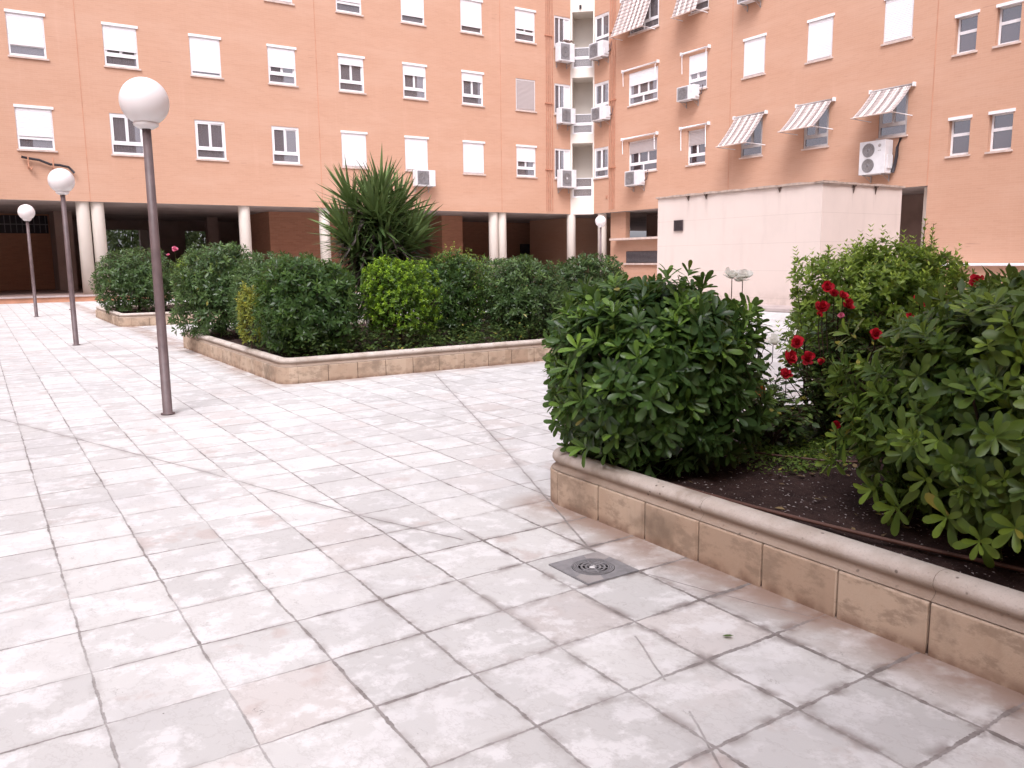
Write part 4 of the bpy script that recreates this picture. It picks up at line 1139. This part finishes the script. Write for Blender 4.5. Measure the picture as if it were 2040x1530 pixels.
# --- roses
def rose_bloom(c, size, seed, facing=None):
    r_ = np.random.default_rng(seed); parts = []
    D = nrm(np.array(facing if facing is not None else [-.5+r_.normal()*.3, -.6+r_.normal()*.3, .5]))
    a0 = nrm(np.cross(D, [0.3, 0.2, 1.0])); b0 = np.cross(D, a0)
    for ring, (cnt, tilt, ln) in enumerate(((9, 78, 1.0), (8, 58, .95), (7, 36, .8), (5, 18, .62), (4, 6, .5))):
        for k in range(cnt):
            az = 6.283*k/cnt + ring*.5 + r_.normal()*.15; tl = math.radians(tilt)+r_.normal()*.1
            ax = a0*math.cos(az)+b0*math.sin(az); A = ax*math.sin(tl)+D*math.cos(tl); U = D*math.sin(tl)-ax*math.cos(tl)
            l = size*.5*ln*r_.uniform(.85, 1.1)
            parts.append(leaves(np.array([c])+r_.normal(size=3)*size*.03, A[None], U[None], np.array([l*r_.uniform(.8, 1.15)]), np.array([l*r_.uniform(.75, 1.05)]), 'hi', np.array([r_.uniform(-.5, .1)]), np.array([r_.uniform(0, 1)]), np.array([max(0, r_.uniform(-.4, .7))])))
    return parts
def rose_bush(label, base, canes, blooms, buds, seed, nleaf, mat='red', spread=.2, leaf_z=(.3, .8)):
    t = thing('rose_bush', label, 'rose bush', (base[0], base[1], .19), 0, 'rose bushes in the nearest planter'); off = np.array([base[0], base[1], .19])
    r_ = np.random.default_rng(seed); m = MB(); parts = []; B = np.array([base[0], base[1], .17]); tips = []
    for (x, y, z) in canes:
        e = np.array([x, y, z]); k = B*.6+e*.4 + np.array([r_.normal()*.03, r_.normal()*.03, .02])
        m.tube([B+r_.normal(size=3)*[.015, .015, 0], k, e], .010, 6, .0035)
        for f in np.linspace(.25, 1.0, nleaf):
            p = (k*(1-f)*1.0+e*f) if f > .3 else B*.3+k*.7
            for q in range(3):
                d = nrm(r_.normal(size=3)*[1, 1, .45]); st = p + d*.035
                m.tube([p, st+[0, 0, .01], p+d*.10], .0016, 4)
                # compound leaf of five leaflets
                s_dir = nrm(np.cross(d, [0, 0, 1.0]))
                for (w_, sg) in ((1, 0), (.72, 1), (.72, -1), (.4, 1), (.4, -1)):
                    A = nrm(d+s_dir*sg*1.1 + r_.normal(size=3)*.12); U = nrm(np.array([0, 0, 1.0])+r_.normal(size=3)*.35)
                    l = .042*r_.uniform(.75, 1.2)
                    parts.append(leaves((p+d*.10*w_)[None], A[None], U[None], np.array([l]), np.array([l*.62]), 'oval', np.array([.15]), np.array([r_.uniform(0, 1)]), np.array([max(0, r_.uniform(-.5, .9))])))
    for (x, y, z, s_, mt) in blooms:
        m.tube([tuple(B), (x*.6+base[0]*.4, y*.6+base[1]*.4, .19+(z-.19)*.5), (x, y, z-.10), (x, y, z-.005)], .0028, 5, .0022)
    V, f3, f4, va, yo = merge(parts)
    link('leaves', mesh_fast('leaves', V-off, f3, f4, dict(var=va, young=yo)), MAT['rose_leaf'], t)
    o = m.build('cane', MAT['bark'], t, True)
    for v in o.data.vertices: v.co -= Vector(off)
    for i, (x, y, z, s_, mt) in enumerate(blooms):
        V, f3, f4, va, yo = merge(rose_bloom((x, y, z), s_*(1.25 if mt == 'whitepetal' else 1), seed*31+i, [-.25, -.35, .9] if mt == 'whitepetal' else None))
        link('rose_bloom', mesh_fast('rose_bloom', V-off, f3, f4, dict(var=va, young=yo)), MAT[mt], t)
    return t
def at(px, Y, z): # spot along the sight line ratio measured on the plan
    return (px*Y, Y, z)
rose_bush('tall rose bush with dark red blooms leaning before the fresh green shrub', (3.72, 2.62),
          [(3.70, 2.6, .85), (3.86, 2.7, .90), (3.60, 2.72, .72), (3.98, 2.55, .86), (3.8, 2.45, .70), (4.05, 2.5, .62), (3.62, 2.5, .6), (3.9, 2.62, .5), (3.5, 2.6, .55), (4.0, 2.7, .72), (3.75, 2.75, .66), (4.15, 2.6, .7)],
          [(3.60, 2.6, 1.00, .07, 'red'), (3.66, 2.6, .975, .045, 'red'), (3.73, 2.6, .955, .06, 'red'), (3.57, 2.6, .905, .075, 'red'), (3.545, 2.6, .875, .04, 'red'), (3.77, 2.6, .91, .07, 'red'), (3.70, 2.58, .86, .035, 'pinkpetal'),
           (3.38, 2.6, .735, .07, 'red'), (3.32, 2.6, .665, .085, 'red'), (3.47, 2.6, .655, .07, 'red'), (3.585, 2.6, .63, .045, 'red'), (3.75, 2.55, .60, .04, 'orangepetal'), (3.62, 2.5, .50, .035, 'red'),
           (4.03, 2.58, .71, .075, 'red')], 0, 51, 16)
rose_bush('knotty old rose bush with one bright red bloom and a withered orange one', (3.32, 2.68),
          [(3.25, 2.7, .5), (3.42, 2.75, .52), (3.10, 2.62, .46), (3.5, 2.6, .45), (3.36, 2.55, .40), (3.2, 2.8, .42)],
          [(3.31, 2.6, .585, .065, 'red'), (3.15, 2.62, .52, .06, 'orangepetal')], 0, 52, 9)
rose_bush('slender white rose standing behind the dark corner shrub', (3.18, 3.0),
          [(3.20, 2.98, .95), (3.26, 3.0, .9), (3.1, 3.0, .85)], [(3.34, 2.92, 1.05, .085, 'whitepetal'), (3.26, 2.92, 1.06, .075, 'whitepetal'), (3.45, 2.8, .72, .06, 'whitepetal')], 0, 53, 6)
rose_bush('rose bush whose red blooms show through the big shrub at the right edge', (4.1, 2.1),
          [(4.15, 2.15, .85), (4.3, 2.2, .9), (3.95, 2.1, .7), (4.2, 2.0, .75)],
          [(3.02, 1.77, .985, .055, 'red'), (2.94, 1.76, .93, .035, 'red'), (3.12, 1.61, 1.06, .055, 'red'), (3.10, 2.0, .835, .06, 'red'), (2.80, 1.95, .50, .04, 'red')], 0, 54, 9)
# knotty stump
m = MB(); B = Vector((3.32, 2.68, .16))
m.tube([B, B+Vector((.0, 0, .07)), B+Vector((-.08, .02, .17)), B+Vector((-.13, .02, .26))], .032, 8, .017)
m.tube([B, B+Vector((.03, 0, .06)), B+Vector((.10, -.02, .12)), B+Vector((.19, -.02, .24))], .030, 8, .014)
m.tube([B+Vector((.10, -.02, .12)), B+Vector((.12, .04, .22))], .014, 6, .008)
o = m.build('rose_stump', MAT['bark'], None, True); setp(o, 'thick forked dark rose trunk in the soil beside the moss', 'stump')

# --- middle planter
G2 = 'clipped shrubs of the middle planter'
shrub('pittosporum_shrub', 'tall dark shrub overhanging the left back corner of the middle planter', 'shrub', (2.76, 11.2, .78), (.62, .60, .62), 'pittofar', 620, G2, leaf=.085, per=8, kind='lo', seed=61, nst=20, fill=.7, yb=.5, power=2.7, wr=.36)
shrub('pittosporum_shrub', 'shrub between the tall left one and the front corner one, middle planter', 'shrub', (3.05, 9.9, .72), (.52, .50, .52), 'pittofar', 480, G2, leaf=.08, per=8, kind='lo', seed=62, nst=20, fill=.7, yb=.5, power=2.7)
shrub('pittosporum_shrub', 'rounded dark shrub on the front left corner of the middle planter', 'shrub', (2.93, 8.42, .70), (.53, .50, .50), 'pitto', 560, G2, leaf=.088, per=9, kind='lo', seed=63, nst=26, fill=.6, yb=.35, power=2.6, wr=.34)
shrub('yellowing_shrub', 'small yellow-green shrub wedged at the left edge of the middle planter', 'shrub', (2.44, 8.85, .58), (.12, .15, .34), 'yellow', 120, G2, leaf=.05, per=6, kind='oval', seed=64, nst=10, r=.01, fill=.5, yb=.8, extra=priv_extra(6, .10, .035, .2, nn=30))
shrub('box_shrub', 'bright lime-green square-clipped shrub in front of the yucca', 'shrub', (3.98, 8.38, .76), (.38, .34, .40), 'bright', 760, G2, leaf=.042, per=7, kind='oval_lo', seed=65, power=4.2, inner=.75, lump=.06, nst=50, r=.022, fill=.9, yb=1.0, young_frac=.8, wr=.5, extra=priv_extra(7, .07, .035, .35, nn=260, kind='oval_lo'))
shrub('pittosporum_shrub', 'narrow dark shrub right behind the lime-green one', 'shrub', (4.90, 8.9, .72), (.38, .38, .50), 'pitto', 420, G2, leaf=.075, per=8, kind='lo', seed=66, nst=24, fill=.7, yb=.4, power=3.0, extra=priv_extra(8, .16, .05, .5, nn=14, kind='oval_lo'))
shrub('pittosporum_shrub', 'broad dark shrub at the front, second from the right in the middle planter', 'shrub', (5.70, 8.42, .70), (.50, .42, .47), 'pittofar', 520, G2, leaf=.075, per=8, kind='lo', seed=67, nst=24, fill=.7, yb=.55, power=3.0)
shrub('pittosporum_shrub', 'shrub at the right end of the middle planter below the distant globe lamp', 'shrub', (7.12, 9.0, .72), (.56, .5, .50), 'pittofar', 520, G2, leaf=.08, per=8, kind='lo', seed=68, nst=20, fill=.7, yb=.45, power=2.7, extra=priv_extra(9, .2, .06, .6, nn=5, kind='oval_lo'))
shrub('privet_shrub', 'olive-green shrub with loose shoots right of the yucca at the back', 'shrub', (5.75, 10.4, .74), (.6, .5, .52), 'privet', 420, G2, leaf=.06, per=7, kind='oval_lo', seed=69, nst=16, fill=.7, yb=.5, power=2.8, extra=priv_extra(10, .2, .05, .5, nn=16, kind='oval_lo'))
shrub('pittosporum_shrub', 'shrub left of the yucca at the back of the middle planter', 'shrub', (3.75, 10.9, .70), (.65, .5, .50), 'pittofar', 400, G2, leaf=.08, per=7, kind='lo', seed=70, nst=16, fill=.7, yb=.5, power=2.8)
shrub('pittosporum_shrub', 'back-row shrub seen over the broad front one, middle planter', 'shrub', (6.55, 10.6, .70), (.6, .5, .48), 'pittofar', 360, G2, leaf=.08, per=7, kind='lo', seed=71, nst=16, fill=.7, yb=.4, power=2.8)
# --- far planter
G3 = 'shrubs of the far planter'
shrub('pittosporum_shrub', 'rounded grey-green shrub at the left end of the far planter', 'shrub', (2.78, 18.2, .80), (.78, .8, .62), 'pittofar', 560, G3, leaf=.10, per=7, kind='lo', seed=81, nst=12, fill=.8, yb=.25, power=2.6)
shrub('privet_shrub', 'light green shrub in the far planter half hidden by the lamp pole', 'shrub', (4.3, 18.8, .78), (.8, .7, .58), 'privet', 420, G3, leaf=.10, per=6, kind='oval_lo', seed=82, nst=12, fill=.7, yb=.6)
shrub('pittosporum_shrub', 'far planter shrub hidden mostly behind the middle planter', 'shrub', (6.2, 18.6, .75), (.9, .7, .55), 'pittofar', 360, G3, leaf=.10, per=6, kind='lo', seed=83, nst=12, fill=.7, yb=.4)
t = thing('rose_bush', 'lone pink rose on a thin stem above the far planter', 'rose bush', (3.62, 18.5, .19))
m = MB(); m.tube([(0, 0, 0), (-.02, 0, .7), (0, 0, 1.25)], .008, 5, .004); m.build('cane', MAT['stem'], t, True)
V, f3, f4, va, yo = merge(rose_bloom((0, 0, 1.27), .13, 5)); link('rose_bloom', mesh_fast('rose_bloom', V, f3, f4, dict(var=va, young=yo)), MAT['pinkpetal'], t)
V, f3, f4, va, yo = merge(rose_bloom((-.1, .2, 1.15), .09, 6)); link('rose_bloom', mesh_fast('rose_bloom', V, f3, f4, dict(var=va, young=yo)), MAT['pinkpetal'], t)

# --- yucca
yc = thing('yucca', 'big spiky yucca with sword leaves and drooping dry skirt', 'yucca', (4.26, 9.62, .19))
r_ = np.random.default_rng(77); heads = []
for (dx, dy, z, lean) in ((-.26, .05, 1.80, -.4), (.06, -.05, 1.90, .05), (.32, .05, 1.74, .45), (-.02, .15, 1.70, 0), (-.38, -.02, 1.45, -.6), (.42, -.08, 1.45, .65), (.02, -.2, 1.55, .0), (.2, .2, 1.85, .2), (-.30, -.12, 1.25, -.7), (.32, -.15, 1.25, .8), (0, -.25, 1.3, .1), (-.1, -.2, 1.72, -.2)):
    heads.append((np.array([dx, dy, z-.19]), nrm(np.array([lean, r_.normal()*.12, 1.0]))))
parts, dry = [], []
for hc, D in heads:
    a0 = nrm(np.cross(D, [1, .2, .1])); b0 = np.cross(D, a0); n = 92
    f = (np.arange(n)+.5)/n; az = np.arange(n)*2.39996; tilt = np.radians(6+122*f**.85)+r_.normal(size=n)*.07
    ax = a0*np.cos(az)[:, None]+b0*np.sin(az)[:, None]
    A = nrm(ax*np.sin(tilt)[:, None]+D*np.cos(tilt)[:, None]); U = nrm(D*np.sin(tilt)[:, None]-ax*np.cos(tilt)[:, None])
    ln = r_.uniform(.42, .60, n)
    parts.append(leaves(hc - D*(f*.22)[:, None], A, U, ln, np.full(n, .040), 'sword', r_.uniform(-.02, .10, n), r_.uniform(0, 1, n), np.clip(.75-f, 0, .7)*r_.uniform(.3, 1, n)))
n = 420; f = r_.uniform(0, 1, n); az = r_.uniform(0, 6.283, n); hz = 1.4-.95*f
ax = np.stack([np.cos(az), np.sin(az), np.zeros(n)], 1)
tilt = np.radians(r_.uniform(112, 168, n)); A = ax*np.sin(tilt)[:, None]+np.array([0, 0, 1.0])*np.cos(tilt)[:, None]
U = ax*.9+np.array([0, 0, .35]); rad_ = (.30-.16*f)[:, None]
dry.append(leaves(ax*rad_ + np.stack([np.zeros(n), np.zeros(n), hz], 1), A, U, r_.uniform(.3, .5, n), np.full(n, .032), 'sword', r_.uniform(-.05, .15, n), r_.uniform(0, 1, n), r_.uniform(0, .5, n)))
for nm, ps, mt in (('crown', parts, 'yucca'), ('dry_skirt', dry, 'yucca_dry')):
    V, f3, f4, va, yo = merge(ps); link(nm, mesh_fast(nm, V, f3, f4, dict(var=va, young=yo)), MAT[mt], yc)
m = MB()
for hc, D in heads: m.tube([(hc[0]*.1, hc[1]*.1, 0), (hc[0]*.4, hc[1]*.4, .7), tuple(hc-D*.2)], .09, 9, .05)
m.build('trunk', MAT['bark'], yc, True); yc.scale = (1.06, 1.06, 1.05)

# --- low growth
def ground_plants(name, label, cat, x0, x1, y0, y1, n, leaf, h, mat, seed, dens=None):
    r_ = np.random.default_rng(seed); x = r_.uniform(x0, x1, n); y = r_.uniform(y0, y1, n)
    if dens: k = dens(x, y); keep = r_.uniform(0, 1, n) < k; x, y = x[keep], y[keep]
    n = len(x); parts = []
    hh = h*r_.uniform(.2, 1, n)
    for k in range(7):
        az = r_.uniform(0, 6.283, n); A = np.stack([np.cos(az), np.sin(az), r_.uniform(.1, .8, n)], 1); U = np.stack([np.zeros(n), np.zeros(n), np.ones(n)], 1)+r_.normal(size=(n, 3))*.35
        ln = leaf*r_.uniform(.6, 1.2, n)
        parts.append(leaves(np.stack([x, y, .195+hh*r_.uniform(.1, 1, n)], 1)+r_.normal(size=(n, 3))*[.015, .015, .004], nrm(A), nrm(U), ln, ln*.55, 'oval_lo', r_.uniform(0, .2, n), r_.uniform(0, 1, n), np.clip(r_.normal(size=n)*.3+.2, 0, 1)))
    V, f3, f4, va, yo = merge(parts)
    o = link(name, mesh_fast(name, V, f3, f4, dict(var=va, young=yo)), MAT[mat]); setp(o, label, cat, kind='stuff')
ground_plants('ground_cover', 'bright moss and tiny weeds on the dark soil by the rose trunk', 'ground cover', 2.85, 4.2, 2.1, 3.0, 2600, .022, .045, 'cover', 91,
              lambda x, y: np.clip(1.25-np.hypot((x-3.45)/.55, (y-2.52)/.30), 0, 1))
ground_plants('undergrowth', 'loose low greenery between the shrubs of the middle planter', 'ground cover', 2.6, 7.8, 7.85, 9.6, 1500, .05, .26, 'rose_leaf', 92)
ground_plants('undergrowth', 'dark low growth under the roses and shrubs of the nearest planter', 'ground cover', 3.5, 5.2, 1.6, 3.05, 1500, .04, .22, 'rose_leaf', 93)

# gravel crumbs on the soil
r_ = np.random.default_rng(5); m = MB()
for k in range(2600):
    x, y = r_.uniform(2.38, 4.0), r_.uniform(.7, 3.1)
    if r_.uniform() > .35 + .65*math.exp(-((x-2.75)**2+(y-1.7)**2)/.35): continue
    s1 = r_.uniform(.0015, .0052); a = r_.uniform(0, 3.14); z = .195 + .02*math.sin(x*5.1)*math.cos(y*4.3) + .008
    c, s2 = math.cos(a)*s1, math.sin(a)*s1
    m.face([(x-c*1.6, y-s2*1.6, z), (x+s2*.6, y-c*.6, z+s1*.7), (x+c*1.6, y+s2*1.6, z+s1*.2), (x-s2*.6, y+c*.6, z+s1*.5)])
o = m.build('gravel', simple('crumbs', (0.48, 0.42, 0.41), .9, .1, .3, 60)); setp(o, 'pale crumbs and bark bits scattered on the dark soil', 'gravel', kind='stuff')
# fallen petals and leaves on the soil and the paving
V, f3, f4, va, yo = leaves(np.array([[0, 0, .006]]), np.array([[.6, -.8, .05]]), np.array([[0.1, 0, 1.0]]), np.array([.034]), np.array([.02]), 'oval', np.array([-.12]), np.array([.5]), np.array([.2]))
o = link('fallen_leaf', mesh_fast('fallen_leaf', V, f3, f4, dict(var=va, young=yo)), MAT['pittofar']); o.location = (1.835, 1.64, 0)
setp(o, 'single small fallen leaf lying on the paving near the planter', 'leaf')

n = 150; r_ = np.random.default_rng(17); x = r_.uniform(2.36, 4.2, n); y = r_.uniform(.8, 3.1, n)
az = r_.uniform(0, 6.283, n); ln = r_.uniform(.018, .045, n)
V, f3, f4, va, yo = leaves(np.stack([x, y, .205+.02*np.sin(x*5.1)*np.cos(y*4.3)], 1), np.stack([np.cos(az), np.sin(az), r_.uniform(-.1, .25, n)], 1), np.stack([r_.normal(size=n)*.25, r_.normal(size=n)*.25, np.ones(n)], 1), ln, ln*.5, 'oval', r_.uniform(-.3, .2, n), r_.uniform(0, 1, n), r_.uniform(0, 1, n))
o = link('leaf_litter', mesh_fast('leaf_litter', V, f3, f4, dict(var=va, young=yo)), mat_leaf('dead_leaf', (0.06, 0.035, 0.02), (0.14, 0.09, 0.05), (0.24, 0.17, 0.08), .7, .1)); setp(o, 'curled brown dead leaves strewn over the dark soil', 'leaf litter', kind='stuff')
# hoses
def hose(pts, r, label):
    m = MB(); P = [Vector(p) for p in pts]; out = []
    for i in range(len(P)-1):
        for k in range(8):
            t = k/8; p = P[i].lerp(P[i+1], t)
            a = P[max(i-1, 0)]; d = P[min(i+2, len(P)-1)]
            q = .5*((2*P[i]) + (-a+P[i+1])*t + (2*a-5*P[i]+4*P[i+1]-d)*t*t + (-a+3*P[i]-3*P[i+1]+d)*t**3); out.append(q)
    out.append(P[-1]); m.tube(out, r, 8); o = m.build('irrigation_hose', MAT['hose'], None, True); setp(o, label, 'hose', 'irrigation hoses in the nearest planter')
hose([(2.36, 2.75, .215), (2.37, 2.45, .222), (2.40, 2.0, .224), (2.46, 1.6, .222), (2.52, 1.32, .22), (2.62, .9, .22)], .0075, 'brown irrigation hose along the inside of the planter rim')
hose([(2.75, 2.78, .215), (3.04, 2.95, .222), (3.45, 3.05, .224), (3.95, 3.12, .222)], .0075, 'dark irrigation hose crossing the soil behind the rose trunk')
hose([(2.95, 2.9, .218), (3.08, 2.65, .222), (3.18, 2.42, .222), (3.32, 2.22, .222), (3.7, 2.0, .22)], .005, 'thin irrigation hose in front of the rose trunk')

# --- beyond the portico
def crown_tree(x, y, h, r, seed, label):
    t = thing('street_tree', label, 'tree', (x, y, 0), 0, 'trees in the street behind the portico')
    (V, f3, f4, va, yo), p, D = rosette_bush((0, 0, h*.55), (r, r, h*.45), 420, leaf=.3, per=4, kind='oval_lo', seed=seed, inner=.3, lump=.2, zmin=.2, fill=.6, wr=.5)
    link('crown', mesh_fast('crown', V, f3, f4, dict(var=va, young=yo)), MAT['tree'], t)
    stems(t, (0, 0, h*.5), p, D, 12, .12, base_z=0, seed=seed, name='trunk', rt=.02)
crown_tree(11.2, 50, 5.5, 2.6, 201, 'green tree seen through the small opening left of the single column')
crown_tree(7.6, 50, 4.6, 2.2, 203, 'green tree seen through the wide opening behind the far planter')
crown_tree(24.5, 51, 5.5, 3.0, 202, 'green tree seen through the opening right of the yucca')
